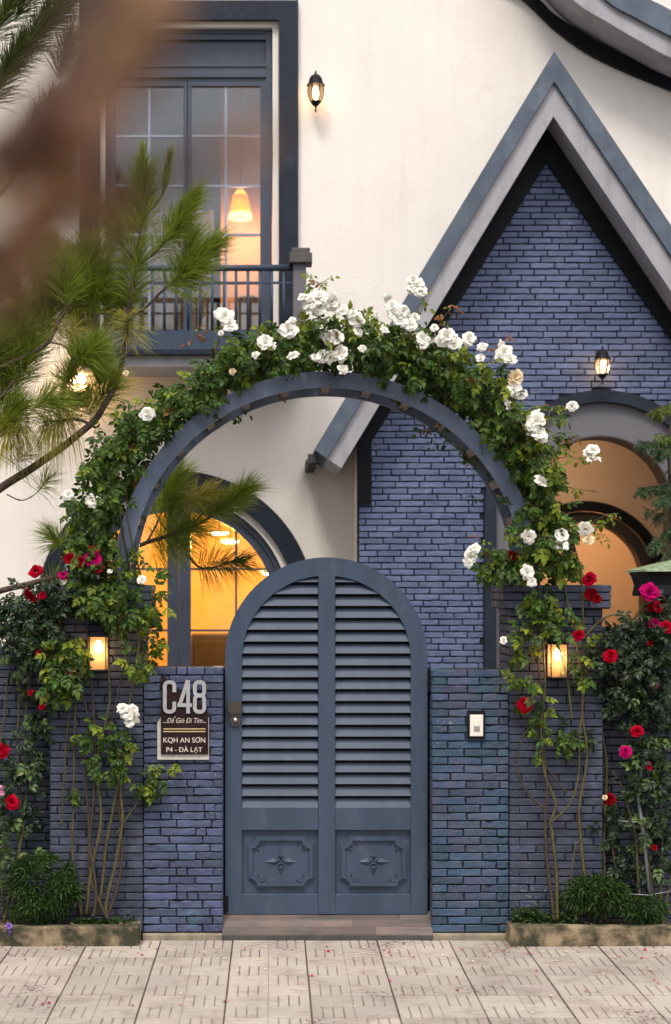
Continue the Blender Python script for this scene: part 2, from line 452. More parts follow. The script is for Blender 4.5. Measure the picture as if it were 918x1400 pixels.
# ------------------------------------------------------------------ bricks
def brick_mesh(matname, L, H, D, seed, rough=1.0):
    rnd = random.Random(seed)
    nx, nz = 5, 3
    b = .0035
    vs, fs = [], []
    idx = {}
    for i in range(nx):
        for j in range(nz):
            x = -L / 2 + b + (L - 2 * b) * i / (nx - 1); z = -H / 2 + b + (H - 2 * b) * j / (nz - 1)
            e = (i in (0, nx - 1)) or (j in (0, nz - 1))
            x += rnd.uniform(-1, 1) * (.002 if e else .006) * rough; z += rnd.uniform(-1, 1) * (.0012 if e else .003) * rough
            idx[i, j] = len(vs); vs.append((x, rnd.uniform(-.0007, .0006) * rough, z))
    for i in range(nx - 1):
        for j in range(nz - 1):
            fs.append((idx[i, j], idx[i + 1, j], idx[i + 1, j + 1], idx[i, j + 1]))
    loop = [idx[i, 0] for i in range(nx)] + [idx[nx - 1, j] for j in range(1, nz)] + [idx[i, nz - 1] for i in range(nx - 2, -1, -1)] + [idx[0, j] for j in range(nz - 2, 0, -1)]
    out, back = [], []
    for v in loop:
        x, y, z = vs[v]
        ox = -L / 2 if x < -L / 2 + b * 2 + .004 else (L / 2 if x > L / 2 - b * 2 - .004 else x)
        oz = -H / 2 if z < -H / 2 + b * 1.6 else (H / 2 if z > H / 2 - b * 1.6 else z)
        ox += rnd.uniform(-.0012, .0012) * rough; oz += rnd.uniform(-.001, .001) * rough
        out.append(len(vs)); vs.append((ox, b * 1.3, oz))
    for k, v in enumerate(loop):
        x, y, z = vs[out[k]]
        back.append(len(vs)); vs.append((x, D, z))
    n = len(loop)
    for k in range(n):
        k2 = (k + 1) % n
        fs.append((loop[k2], loop[k], out[k], out[k2])); fs.append((out[k2], out[k], back[k], back[k2]))
    return vs, fs
BR = {}
def get_brick(matname, L, H, rough):
    key = (matname, round(L / .03), round(H, 3))
    if key not in BR:
        BR[key] = []
        Ln = round(L / .03) * .03
        for k in range(4):
            vs, fs = brick_mesh(matname, max(Ln, .03), H, .055, (len(matname) * 37 + key[1] * 11) % 1000 + k * 17, rough)
            mb = MB(); mb.add(vs, fs); me, _ = mb.mesh('brick', M[matname], (0, 0, 0))
            BR[key].append((me, max(Ln, .03), vs, fs))
    return random.choice(BR[key])

def courses(x0, x1, z0, z1, pitch, L, pattern, gap, clip=None):
    """yield (xc, zc, length, height) for a wall front from x0 to x1"""
    rnd = random.Random(int((x0 * 13 + z0 * 7 + x1) * 1000))
    n = max(1, round((z1 - z0) / pitch)); p = (z1 - z0) / n
    for r in range(n):
        zc = z0 + (r + .5) * p
        if pattern == 'mixed':
            x = x0
            cuts = [x0]
            while x < x1 - .02:
                step = rnd.choice([L, L, L * 1.05, L * .78, L * .52, L * .32, L])
                x = x + step
                cuts.append(x)
            cuts[-1] = x1
            if len(cuts) > 2 and cuts[-1] - cuts[-2] < .03: cuts.pop(-2)
        else:
            off = {0: 0, 1: .5, 2: .28 if pattern == 'third' else 0, 3: .72 if pattern == 'third' else .5}[r % 4] * L + rnd.uniform(-.012, .012)
            cuts = [x0]; x = x0 - off + L
            while x < x1 - .025:
                if x > x0 + .03: cuts.append(x + rnd.uniform(-.004, .004))
                x += L
            cuts.append(x1)
        segs = [(a, b) for a, b in zip(cuts, cuts[1:])]
        if clip:
            segs2 = []
            for a, b in segs:
                for (u, w) in clip(zc):
                    a2, b2 = max(a, u), min(b, w)
                    if b2 - a2 > .035: segs2.append((a2, b2))
            segs = segs2
        for a, b in segs:
            ln = b - a - gap
            if ln > .02: yield ((a + b) / 2, zc + rnd.uniform(-.0008, .0008), ln, p - gap)

def lay_front(parent, matname, x0, x1, z0, z1, y, pitch=.0452, L=.19, pattern='run', gap=.0055, rough=1.0, skip=None):
    for xc, zc, ln, h in courses(x0, x1, z0, z1, pitch, L, pattern, gap):
        if skip and skip(xc, zc, ln): continue
        me, Ln, _, _ = get_brick(matname, ln, h, rough)
        inst('brick', me, (xc, y + random.uniform(-.003, .002), zc), parent, scale=(ln / Ln, 1, 1))
def lay_side(parent, matname, y0, y1, z0, z1, x, sgn, pitch=.0452, L=.19, gap=.0055, rough=1.0):
    # sgn=+1: face looks to +x ; -1: face looks to -x
    for yc, zc, ln, h in courses(y0, y1, z0, z1, pitch, L, 'run', gap):
        me, Ln, _, _ = get_brick(matname, ln, h, rough)
        inst('brick', me, (x, yc, zc), parent, rot=(0, 0, R(90) * sgn), scale=(ln / Ln, 1, 1))

PITCH = S(10.9, 0)
ZP_TOP = PZ(799, 0)
CAPZ = PZ(832, 0)
def pillar(pxa, pxb, label, inner):
    x0, x1 = PX(pxa, 0), PX(pxb, 0)
    t = thing('gate_pillar', label, 'pillar', ((x0 + x1) / 2, .22, 0))
    c = MB(); c.box(x0 + .008, x1 - .008, .008, .44, -.02, CAPZ); c.box(x0 - .032, x1 + .032, -.032, .475, CAPZ - .002, ZP_TOP - .004)
    c.build('core', M['mortar'], t)
    lay_front(t, 'pillar_brick', x0, x1, .04, CAPZ, 0, PITCH, .21, 'third', .0062, 1.3)
    lay_front(t, 'pillar_brick', x0 - .04, x1 + .04, CAPZ, ZP_TOP, -.04, PITCH, .24, 'run', .0065, 1.3)
    xi = x1 if inner > 0 else x0
    lay_side(t, 'pillar_brick', .0, .445, .04, CAPZ, xi, inner, PITCH, .22)
    lay_side(t, 'pillar_brick', -.04, .48, CAPZ, ZP_TOP, xi + .04 * inner, inner, PITCH, .26)
    return t
pillar(68, 195.5, 'dark blue brick gate pillar left of the house-number sign, with lamp and rose canes', 1)
pillar(697, 825, 'dark blue brick gate pillar right of the doorbell, its capped top clear of leaves', -1)

def panel(pxa, pxb, top, matname, label, pattern, side, skip=None):
    x0, x1 = PX(pxa, .015), PX(pxb, .015)
    zt = PZ(top, .015); zb = PZ(1275, .015)
    t = thing('low_brick_wall', label, 'wall', ((x0 + x1) / 2, .12, 0))
    c = MB(); c.box(x0 + .004, x1 - .008, .024, .235, .0, zt - .004)
    c.build('core', M['mortar'], t)
    p = MB(); p.bbox(x0 - .004, x1 + .004, -.012, .2, -.02, zb - .003, .006)
    p.build('plinth', M['plinth_concrete'], t)
    lay_front(t, matname, x0, x1, zb, zt, .015, PITCH, .19, pattern, .0066, 1.8, skip)
    if side: lay_side(t, matname, .02, .24, zb, zt, x0 if side < 0 else x1, side, PITCH, .2)
    return t
panel(196, 305, 912, 'left_panel_brick', 'low blue-violet brick wall carrying the C48 house-number sign', 'mixed', 1)
bell_c = P(651.5, 991, .015)
panel(590.5, 696.5, 915, 'right_panel_brick', 'low teal-blue brick wall carrying the white doorbell', 'run', -1)

def boundary(x0, x1, top, label, xv0, xv1):
    zt = PZ(top, .15)
    t = thing('boundary_wall', label, 'wall', ((x0 + x1) / 2, .25, 0))
    c = MB(); c.box(x0, x1, .16, .36, -.02, zt - .004); c.build('core', M['mortar'], t)
    lay_front(t, 'pillar_brick', xv0, xv1, .04, zt, .15, PITCH, .21, 'third', .0062, 1.3)
    ms = MB()          # the courses beyond the frame stay one piece of geometry
    far = (xv1, xv1 + 1.9) if xv1 > 0 and xv0 > 0 else (xv0 - 1.9, xv0)
    for xc, zc, ln, h in courses(far[0], far[1], .04, zt, PITCH, .21, 'third', .0062):
        _, Ln, vs, fs = get_brick('pillar_brick', ln, h, 1.3)
        ms.add([(v[0] * ln / Ln + xc, v[1] + .15, v[2] + zc) for v in vs], fs)
    ms.build('brick_courses', M['pillar_brick'], t)['kind'] = 'stuff'
boundary(-5, PX(68, 0) + .05, 884, 'dark brick garden wall left of the left gate pillar behind red roses', PX(-50, .15), PX(68, 0) + .02)
boundary(PX(825, 0) - .05, 6, 858, 'dark brick garden wall right of the right gate pillar behind red roses', PX(825, 0) - .02, PX(980, .15))

# ------------------------------------------------------------------ flower-bed kerbs, soil, threshold
def kerb(pts, label, seed):
    # pts: plan outline (x, y) of an L-shaped concrete kerb with height .1
    rnd = random.Random(seed)
    t = bmesh.new()
    vb = [t.verts.new((p[0], p[1], -.02)) for p in pts]; f = t.faces.new(vb)
    r = bmesh.ops.extrude_face_region(t, geom=[f])
    bmesh.ops.translate(t, vec=(0, 0, .128), verts=[v for v in r['geom'] if isinstance(v, bmesh.types.BMVert)])
    bmesh.ops.bevel(t, geom=[e for e in t.edges], offset=.010, segments=2, affect='EDGES', profile=.6)
    bmesh.ops.triangulate(t, faces=t.faces)
    bmesh.ops.subdivide_edges(t, edges=[e for e in t.edges if e.calc_length() > .12], cuts=5, use_grid_fill=True)
    bmesh.ops.triangulate(t, faces=t.faces)
    for v in t.verts:
        nn = noise.noise_vector(v.co * 9) * .007 + noise.noise_vector(v.co * 30) * .003
        v.co += nn
    bmesh.ops.recalc_face_normals(t, faces=t.faces)
    me = bpy.data.meshes.new('planter_kerb'); t.to_mesh(me); t.free(); me.materials.append(M['concrete_kerb'])
    o = inst('planter_kerb', me, (0, 0, 0))
    tag(o, label, 'kerb')
    return o
KY = -.18
xl = PX(190, KY); xr = PX(698, KY)
kerb([(-4, KY), (xl, KY), (xl, -.015), (xl - .085, -.015), (xl - .085, KY + .085), (-4, KY + .085)], 'mossy concrete kerb edging the flower bed left of the gate', 1)
kerb([(xr, KY), (5, KY), (5, KY + .085), (xr + .085, KY + .085), (xr + .085, -.015), (xr, -.015)], 'mossy concrete kerb edging the flower bed right of the gate', 2)
def bed(x0, x1, name):
    s = MB(); nx, ny = 60, 6
    vs = [(x0 + (x1 - x0) * i / nx, KY + .08 + (.24 + .0) * j / ny, .078 + .022 * noise.noise(Vector((i * .9, j * .9, x0)))) for i in range(nx + 1) for j in range(ny + 1)]
    s.add(vs, [(i * (ny + 1) + j, (i + 1) * (ny + 1) + j, (i + 1) * (ny + 1) + j + 1, i * (ny + 1) + j + 1) for i in range(nx) for j in range(ny)], True)
    tag(s.build(name, M['soil']), kind='structure')
bed(-4, xl - .07, 'flower_bed'); bed(xr + .07, 5, 'flower_bed')
th = thing('gate_threshold', 'sloping wood-look tiled threshold under the blue gate', 'threshold', (PX(447, .05), .05, 0))
xa, xb = PX(304, 0), PX(592, 0)
b = MB(); b.add([(xa, -.02, -.02), (xb, -.02, -.02), (xb, .32, -.02), (xa, .32, -.02), (xa, -.02, .024), (xb, -.02, .024), (xb, .125, .128), (xa, .125, .128), (xb, .32, .128), (xa, .32, .128)],
      [(0,1,5,4),(4,5,6,7),(7,6,8,9),(0,4,7,9,3),(1,2,8,6,5),(0,3,2,1),(3,9,8,2)])
b.build('base', M['dark_concrete'], th)
for r, (u0, u1) in enumerate([(0.0, .32), (.325, .64), (.645, 1.0)]):
    cuts = {0: [0, .42, .73, 1], 1: [0, .16, .62, 1], 2: [0, .36, .85, 1]}[r]
    for c0, c1 in zip(cuts, cuts[1:]):
        f = lambda u, dz: (-.018 + .145 * u, .026 + .104 * u + dz)
        X0, X1 = xa + (xb - xa) * c0 + .001, xa + (xb - xa) * c1 - .001
        m = MB(); (y0, z0), (y1, z1) = f(u0, .004), f(u1, .004)
        m.add([(X0, y0, z0 - .006), (X1, y0, z0 - .006), (X1, y1, z1 - .006), (X0, y1, z1 - .006), (X0, y0, z0), (X1, y0, z0), (X1, y1, z1), (X0, y1, z1)],
              [(0,3,2,1),(4,5,6,7),(0,1,5,4),(1,2,6,5),(2,3,7,6),(3,0,4,7)])
        m.build('plank_tile', M['threshold_tile'], th)

# ------------------------------------------------------------------ the gate
GY = .10
gate = thing('garden_gate', 'blue arched garden gate with louvred slats and carved star panels', 'gate', (PX(446.5, GY), GY, .15))
gx = lambda p: PX(p, GY)
gz = lambda p: PZ(p, GY)
gcx, gsp = gx(446.5), gz(900)
A0, B0 = S(138.5, GY), S(138, GY)
A1, B1 = S(115.5, GY), S(113, GY)
N = 48
fr = MB()
fr.band(ell(gcx, gsp, A0, B0, math.pi, 0, N), ell(gcx, gsp, A1, B1, math.pi, 0, N), GY, GY + .045)
frame = fr.build('arched_frame', M['gate_paint'], gate)
zb = gz(1250)
for nm, a, c in (('stile', 308, 331), ('stile', 562, 585)):
    m = MB(); m.bbox(gx(a), gx(c), GY, GY + .045, zb, gsp, .002); m.build('stile', M['gate_paint'], gate)
m = MB(); m.bbox(gx(435.5), gx(458.5), GY - .004, GY + .043, zb, gsp + B1 + .006, .003); m.build('centre_stile', M['gate_paint'], gate)
for a, c in ((331, 435.5), (458.5, 562)):
    m = MB(); m.bbox(gx(a), gx(c), GY - .0, GY + .044, gz(1135), gz(1104), .002); m.build('rail', M['gate_paint'], gate)
    m = MB(); m.bbox(gx(a), gx(c), GY - .0, GY + .044, zb, gz(1223), .002); m.build('rail', M['gate_paint'], gate)
# louvre slats, each its own board, ends following the arch
def half(z):
    if z <= gsp: return A1
    q = 1 - ((z - gsp) / B1) ** 2
    return A1 * math.sqrt(q) if q > 0 else 0
sp = S(16.25, GY)
zbot = gz(1104)
k = 0
while True:
    z0 = zbot + sp * k - .002
    z1 = z0 + sp * .73
    if z0 > gsp + B1 - .02: break
    for side in (-1, 1):
        ci = S(11.3, GY)
        h0, h1 = half(z0) + .006, half(min(z1, gsp + B1 - .003)) + .006
        if h0 < ci + .02: continue
        h1 = max(h1, ci + .004)
        yb, yt = GY + .003, GY + .030
        th_ = .011
        pts = []
        for (hh, zz, yy) in ((h0, z0, yb), (h1, min(z1, gsp + B1), yt)):
            for dy in (0, th_):
                pts.append((gcx + side * ci, yy + dy, zz + dy * .25)); pts.append((gcx + side * hh, yy + dy, zz + dy * .25))
        s = MB(); s.add(pts, [(0,1,5,4),(2,6,7,3),(0,2,3,1),(4,5,7,6),(0,4,6,2),(1,3,7,5)])
        s.build('slat', M['gate_paint'], gate)
    k += 1
m = MB(); m.prism([(gcx - A1 - .01, zbot - .01), (gcx + A1 + .01, zbot - .01)] + ell(gcx, gsp, A1 + .01, B1 + .01, 0, math.pi, 32), GY + .0452, GY + .05)
m.build('backing_sheet', M['dark_metal'], gate)  # dark sheet added behind the slats so their gaps read black
# carved panels
def notched(x0, x1, z0, z1, c):
    s = c * .38
    o = []
    for (cx, cz, sx, sz) in ((x0, z0, 1, 1), (x1, z0, -1, 1), (x1, z1, -1, -1), (x0, z1, 1, -1)):
        a = [(cx, cz + sz * c), (cx + sx * s, cz + sz * (c - s * .2)), (cx + sx * (c - s * .2), cz + sz * s), (cx + sx * c, cz)]
        if (sx, sz) in ((-1, 1), (1, -1)): a.reverse()
        o += a
    return o
for (a, c) in ((331, 435.5), (458.5, 562)):
    x0, x1 = gx(a), gx(c); z0, z1 = gz(1223), gz(1135)
    pb = MB(); pb.box(x0, x1, GY + .030, GY + .043, z0, z1)
    pan = pb.build('carved_panel', M['gate_paint'], gate)
    cx, cz = (x0 + x1) / 2 + S(1, GY), (z0 + z1) / 2
    w, h = S(46, GY), S(36, GY)
    for i, (ins, yy) in enumerate(((0, .021), (.007, .011), (.014, .003), (.027, .012), (.034, .020))):
        pl = MB()
        o_ = notched(cx - w + ins, cx + w - ins, cz - h + ins, cz + h - ins, .05 - ins * .25)
        if i < 3:
            i2 = ins + (.007 if i < 2 else .013)
            n_ = notched(cx - w + i2, cx + w - i2, cz - h + i2, cz + h - i2, .05 - i2 * .25)
            pl.band(o_ + o_[:1], n_ + n_[:1], GY + yy, GY + .031)
        elif i == 3:
            n_ = notched(cx - w + .034, cx + w - .034, cz - h + .034, cz + h - .034, .05 - .034 * .25)
            pl.band(o_ + o_[:1], n_ + n_[:1], GY + yy, GY + .031)
        else:
            pl.prism(o_, GY + yy, GY + .031)
        pl.build('moulding', M['gate_paint'], pan)
    st = MB()
    for q in range(4):
        an = q * math.pi / 2
        ln = .096 if q % 2 == 0 else .082
        dx, dz = math.cos(an), math.sin(an); nx_, nz_ = -dz, dx
        L_ = ln
        p = lambda t, s_, y: (cx + dx * L_ * t + nx_ * s_, GY + y, cz + dz * L_ * t + nz_ * s_)
        base = [p(.08, 0, .0198), p(.4, .020, .0198), p(1, 0, .0198), p(.4, -.020, .0198), p(.42, 0, .004)]
        st.add(base, [(0,1,4),(1,2,4),(2,3,4),(3,0,4)])
        an2 = an + math.pi / 4
        e = (cx + math.cos(an2) * .028, GY + .010, cz + math.sin(an2) * .028)
        st.tube([(cx, GY + .011, cz), e], [.006, .0035], 6)
    st.build('star_ornament', M['gate_paint'], pan)
    for sx in (-1, 1):
        for sz in (-1, 1):
            ex, ez = cx + sx * (w - .062), cz + sz * (h - .060)
            so = MB()
            for q in range(3):
                pts = []
                for t in range(7):
                    an = t * .62
                    rr = .020 * (1 - t / 9)
                    ox, oz = ((0, 0), (-.026, .006), (.006, -.026))[q]
                    pts.append((ex + sx * (ox + rr * math.cos(an) - .0), GY + .0165, ez + sz * (oz + rr * math.sin(an))))
                so.tube(pts, [.0048] * 6 + [.0025], 5)
            so.build('corner_scroll', M['gate_paint'], pan)
for a, c in ((304.5, 307.6), (585.6, 591)):
    m = MB(); m.box(gx(a), gx(c), GY + .046, GY + .10, zb - .01, gz(914)); m.build('dark_gap_strip', M['dark_metal'], gate)  # dark strips added to close the bright gaps beside the gate
# lock, hinge, dark box standing in for the shade of a corner notch
lk = MB(); lk.prism([(gx(312.5), gz(960)), (gx(331), gz(959)), (gx(331), gz(967)), (gx(329), gz(975)), (gx(314), gz(975)), (gx(312), gz(967))], GY - .03, GY)
lock = lk.build('lock', M['bronze_metal'], gate)
m = MB(); m.prism([(gx(314.5), gz(974)), (gx(329.5), gz(974)), (gx(329.5), gz(986)), (gx(326), gz(992)), (gx(318), gz(992)), (gx(314.5), gz(986))], GY - .018, GY + .001)
m.build('lock_cover', M['bronze_metal'], lock)
kn = MB(); c = P(322, 984, GY)
for a in range(1): kn.tube([(c.x, GY - .03, c.z), (c.x, GY - .012, c.z)], [.012, .013], 12)
kn.build('keyhole_knob', M['steel'], lock)
m = MB(); m.box(gx(586), gx(590), GY - .03, GY + .04, gz(946), gz(916)); m.build('hinge', M['dark_metal'], gate)
m = MB(); m.box(gx(586), gx(590), GY - .03, GY + .04, gz(1200), gz(1170)); m.build('hinge', M['dark_metal'], gate)
m = MB(); m.box(gx(306.5), gx(312.5), GY - .012, GY + .03, gz(1246), gz(1225)); m.build('dark_notch_box', M['dark_metal'], gate)

# ------------------------------------------------------------------ trellis arch
AY0, AY1 = .03, .43
arch = thing('trellis_arch', 'blue metal trellis arch over the gate resting on both pillars', 'arch', (PX(447, AY0), .22, ZP_TOP))
acx, acz = PX(447, AY0), PZ(793, AY0)
AA, AB, AT = S(291, AY0), S(285, AY0), S(22, AY0)
for y in (AY0, AY1):
    m = MB()
    a, c = [(acx - AA, ZP_TOP)] + ell(acx, acz, AA, AB, math.pi, 0, 80) + [(acx + AA, ZP_TOP)], [(acx - AA + AT, ZP_TOP)] + ell(acx, acz, AA - AT, AB - AT, math.pi, 0, 80) + [(acx + AA - AT, ZP_TOP)]
    m.band(a, c, y - .014, y + .014)
    m.build('arch_ring', M['arch_paint'], arch)
for i in range(15):
    an = R(6 + 12 * i)
    r1a, r1b = AA - AT * .72, AB - AT * .72
    m = MB(); w = .024
    ca, sa = math.cos(an), math.sin(an)
    c = Vector((acx + r1a * ca, 0, acz + r1b * sa)); tn = Vector((-sa, 0, ca)); rn = Vector((ca, 0, sa))
    pts = []
    for y in (AY0 + .014, AY1 - .014):
        for s1, s2 in ((-w, -.012), (w, -.012), (w, .012), (-w, .012)):
            p = c + tn * s1 + rn * s2; pts.append((p.x, y, p.z))
    m.add(pts, [(0,1,2,3),(7,6,5,4),(0,4,5,1),(1,5,6,2),(2,6,7,3),(3,7,4,0)])
    m.build('crossbar', M['brown_bar'], arch)

# ------------------------------------------------------------------ house number sign
SYB = .002
sign = thing('house_number_sign', 'brown C48 house-number sign with steel digits and pale stone backing', 'sign', P(252, 1038, SYB))
sx_ = lambda p: PX(p, SYB)
sz_ = lambda p: PZ(p, SYB)
m = MB(); m.prism([(sx_(a), sz_(b_)) for a, b_ in ((215.5, 988), (220, 981), (286, 981), (286, 1038.5), (215.5, 1038.5))], SYB - .004, SYB + .012)
m.build('backing_plate', M['stone_plate'], sign)
m = MB(); m.prism([(sx_(a), sz_(b_)) for a, b_ in ((220.5, 920.5), (224, 923), (232, 931), (283, 971), (285, 974), (285, 1031), (220.5, 1031))], SYB - .014, SYB - .0045)
plate = m.build('plate', M['sign_brown'], sign)
def stroke(mb, pts, w, y0, y1, closed=False):
    pts = [Vector((p[0], p[1])) for p in pts]
    n = len(pts); a, b_ = [], []
    for i in range(n):
        if closed: p0, p1 = pts[i - 1], pts[(i + 1) % n]
        else: p0, p1 = pts[max(i - 1, 0)], pts[min(i + 1, n - 1)]
        t = (p1 - p0).normalized(); nn = Vector((-t.y, t.x))
        k = 1.0
        if closed or 0 < i < n - 1:
            t1 = (pts[i] - pts[i - 1]).normalized(); k = 1 / max(.6, abs(nn.dot(Vector((-t1.y, t1.x)))))
        a.append(pts[i] + nn * w * k); b_.append(pts[i] - nn * w * k)
    if closed: a.append(a[0]); b_.append(b_[0])
    mb.band([tuple(p) for p in a], [tuple(p) for p in b_], y0, y1)
def rr(x0, x1, z0, z1, r, n=5):
    o = []
    for cx, cz, a0 in ((x1 - r, z1 - r, 0), (x0 + r, z1 - r, 90), (x0 + r, z0 + r, 180), (x1 - r, z0 + r, 270)):
        for i in range(n + 1):
            a = R(a0 + 90 * i / n); o.append((cx + r * math.cos(a), cz + r * math.sin(a)))
    return o
hw = S(2.5, SYB)
def sc(l): return [(sx_(a), sz_(b_)) for a, b_ in l]
y0_, y1_ = SYB - .026, SYB - .0142
cpts = []
for a0, (cx, cy) in ((0, (235.5, 936)),):
    pass
C = [(239, 946), (239, 937.5), (238.2, 934.6), (236, 932.8), (232.5, 932.2), (229, 932.8), (226.8, 934.6), (226, 937.5), (226, 967.5), (226.8, 970.4), (229, 972.2), (232.5, 972.8), (236, 972.2), (238.2, 970.4), (239, 967.5), (239, 959)]
d = MB(); stroke(d, sc(C), hw, y0_, y1_); d.build('digit', M['sign_steel'], sign)
d = MB(); stroke(d, sc([(257.3, 929.7), (246.5, 963)]), hw, y0_, y1_); stroke(d, sc([(243.2, 963.6), (263, 963.6)]), hw, y0_ + .0005, y1_); stroke(d, sc([(257.8, 930), (257.8, 975)]), hw, y0_ - .0005, y1_)
d.build('digit', M['sign_steel'], sign)
d = MB(); stroke(d, rr(sx_(267), sx_(279.7), sz_(950.5), sz_(932.2), S(5.2, 0)), hw, y0_, y1_, True)
stroke(d, rr(sx_(267), sx_(279.7), sz_(972.8), sz_(950.6), S(5.2, 0)), hw, y0_ - .0005, y1_, True); d.build('digit', M['sign_steel'], sign)
for yy in (996.2, 999.8):
    d = MB(); d.box(sx_(224), sx_(281.5), SYB - .0165, SYB - .0135, sz_(yy + .7), sz_(yy - .7)); d.build('line', M['sign_gold'], sign)
def text_mesh(body, shear, bold):
    cu = bpy.data.curves.new('lettering', 'FONT'); cu.body = body; cu.size = 1.0; cu.extrude = .02; cu.shear = shear; cu.offset = bold
    o = bpy.data.objects.new('lettering', cu); COL.objects.link(o)
    bpy.context.view_layer.update()
    me = bpy.data.meshes.new_from_object(o.evaluated_get(bpy.context.evaluated_depsgraph_get()))
    bpy.data.objects.remove(o)
    co = np.empty(len(me.vertices) * 3); me.vertices.foreach_get('co', co)
    return me, co.reshape(-1, 3)
def text(body, px0, px1, base, h, matname, shear=0.0, bold=0.0, depth=.0012):
    # the barred D and the hooked e are drawn as plain letters plus their bar and hook
    plain = body.replace('Đ', 'D').replace('ể', 'ê')
    me, co = text_mesh(plain, shear, bold)
    bars = []
    wD = np.ptp(text_mesh('D', 0, bold)[1][:, 0]); wE = np.ptp(text_mesh('ê', 0, bold)[1][:, 0])
    for i, ch in enumerate(body):
        if ch == 'Đ':
            xl = text_mesh(plain[:i] + 'D', 0, bold)[1][:, 0].max() - wD
            bars.append([(xl - .10, .34), (xl + .26, .34)])
        if ch == 'ể':
            xm = text_mesh(plain[:i] + 'ê', 0, bold)[1][:, 0].max() - wE * .10
            bars.append([(xm, .80), (xm + .03, .86), (xm + .10, .86), (xm + .11, .80), (xm + .06, .76), (xm + .06, .70)])
    x0, x1 = co[:, 0].min(), co[:, 0].max()
    W = sx_(px1) - sx_(px0)
    kx = W / (x1 - x0); kz = S(h, 0) / .72
    out = np.stack([(co[:, 0] - x0) * kx - W / 2, -co[:, 2] / .02 * depth, co[:, 1] * kz], 1)
    me.vertices.foreach_set('co', out.ravel()); me.update()
    me.materials.clear(); me.materials.append(M[matname])
    for pts in bars:
        mb = MB(); c0 = (sx_(px0), sz_(base))
        stroke(mb, [(c0[0] + (a + shear * b_ - x0) * kx, c0[1] + b_ * kz) for a, b_ in pts], .034 * kz, SYB - .0152 - depth, SYB - .0140)
        mb.build('letter_bar', M[matname], sign)
    return inst('lettering', me, (sx_((px0 + px1) / 2), SYB - .0152, sz_(base)), sign)
text('...Để Gió Đi Tìm...', 223.5, 282, 988, 7.0, 'sign_text', .28, .0)
text('KQH AN SƠN', 224, 281, 1014.8, 7.0, 'sign_text', 0, .008)
text('P4 - ĐÀ LẠT', 228, 277, 1027.6, 6.6, 'sign_text', 0, .008)

# ------------------------------------------------------------------ doorbell
bell = thing('doorbell', 'white doorbell plate with grey button on the teal brick wall', 'doorbell', P(651.5, 1007, 0))
bx = lambda p: PX(p, 0)
bz = lambda p: PZ(p, 0)
m = MB(); m.box(bx(639.3), bx(663.5), -.004, .03, bz(1010), bz(971.5)); m.build('recess_box', M['dark_metal'], bell)
m = MB(); m.bbox(bx(642.5), bx(660.5), -.014, -.0042, bz(1006.5), bz(977), .003); pl_ = m.build('plate', M['white_plastic'], bell)
m = MB(); m.bbox(bx(647.5), bx(656), -.018, -.0142, bz(999), bz(984), .002); m.build('rocker', M['white_plastic'], pl_)
m = MB(); m.bbox(bx(647.8), bx(655.7), -.021, -.0182, bz(998.5), bz(992), .002); m.build('button', M['grey_plastic'], pl_)

# ------------------------------------------------------------------ pillar lamps
def pillar_lamp(px, py, label, yw=0.0):
    c = P(px, py, yw - .06)
    t = thing('pillar_lamp', label, 'lamp', (c.x, yw, c.z - .09), 'box lamps on the gate pillars')
    w, h = .046, .092
    m = MB(); m.box(c.x - .05, c.x + .05, yw - .012, yw - .003, c.z - h - .01, c.z + h + .01); m.build('back_plate', M['cream_enamel'], t)
    m = MB(); m.prism([(c.x - .055, c.z + h), (c.x + .055, c.z + h), (c.x + .03, c.z + h + .03), (c.x - .03, c.z + h + .03)], yw - .115, yw - .012); m.build('cap', M['dark_metal'], t)
    m = MB(); m.box(c.x - .05, c.x + .05, yw - .11, yw - .012, c.z - h - .008, c.z - h); m.build('bottom', M['dark_metal'], t)
    for sx in (-1, 1):
        m = MB(); m.box(c.x + sx * w - .003, c.x + sx * w + .003, yw - .109, yw - .103, c.z - h, c.z + h); m.build('post', M['dark_metal'], t)
    m = MB(); m.add([(c.x - w, yw - .106, c.z - h), (c.x + w, yw - .106, c.z - h), (c.x + w, yw - .106, c.z + h), (c.x - w, yw - .106, c.z + h)], [(0, 1, 2, 3)])
    m.add([(c.x - w, yw - .106, c.z - h), (c.x - w, yw - .012, c.z - h), (c.x - w, yw - .012, c.z + h), (c.x - w, yw - .106, c.z + h)], [(0, 1, 2, 3)])
    m.add([(c.x + w, yw - .106, c.z - h), (c.x + w, yw - .012, c.z - h), (c.x + w, yw - .012, c.z + h), (c.x + w, yw - .106, c.z + h)], [(0, 1, 2, 3)])
    m.build('glass', M['lantern_glass'], t)
    m = MB(); m.lathe([(.001, -.028), (.016, -.024), (.026, -.008), (.026, .006), (.015, .026), (.012, .04)], (c.x, yw - .06, c.z + .03), 12); m.build('bulb', M['bulb_warm'], t)
    lamp_light('bulb_light', (c.x, yw - .06, c.z + .0), 1.2, (1, .58, .25), .03, t)
pillar_lamp(135, 893, 'glowing box lamp on the left gate pillar above white rose cluster')
pillar_lamp(763, 903, 'glowing box lamp on the right gate pillar behind rose canes')
#SECTION2
# ------------------------------------------------------------------ the house
WY = 3.15      # cream facade plane
BY = 2.55      # brick porch front
FY = 2.25      # porch roof fascia front
house = thing('house', 'cream plastered house with steep blue-edged gable and blue brick porch', 'house', (PX(459, WY), WY, .13))
wx = lambda p: PX(p, WY)
wz = lambda p: PZ(p, WY)
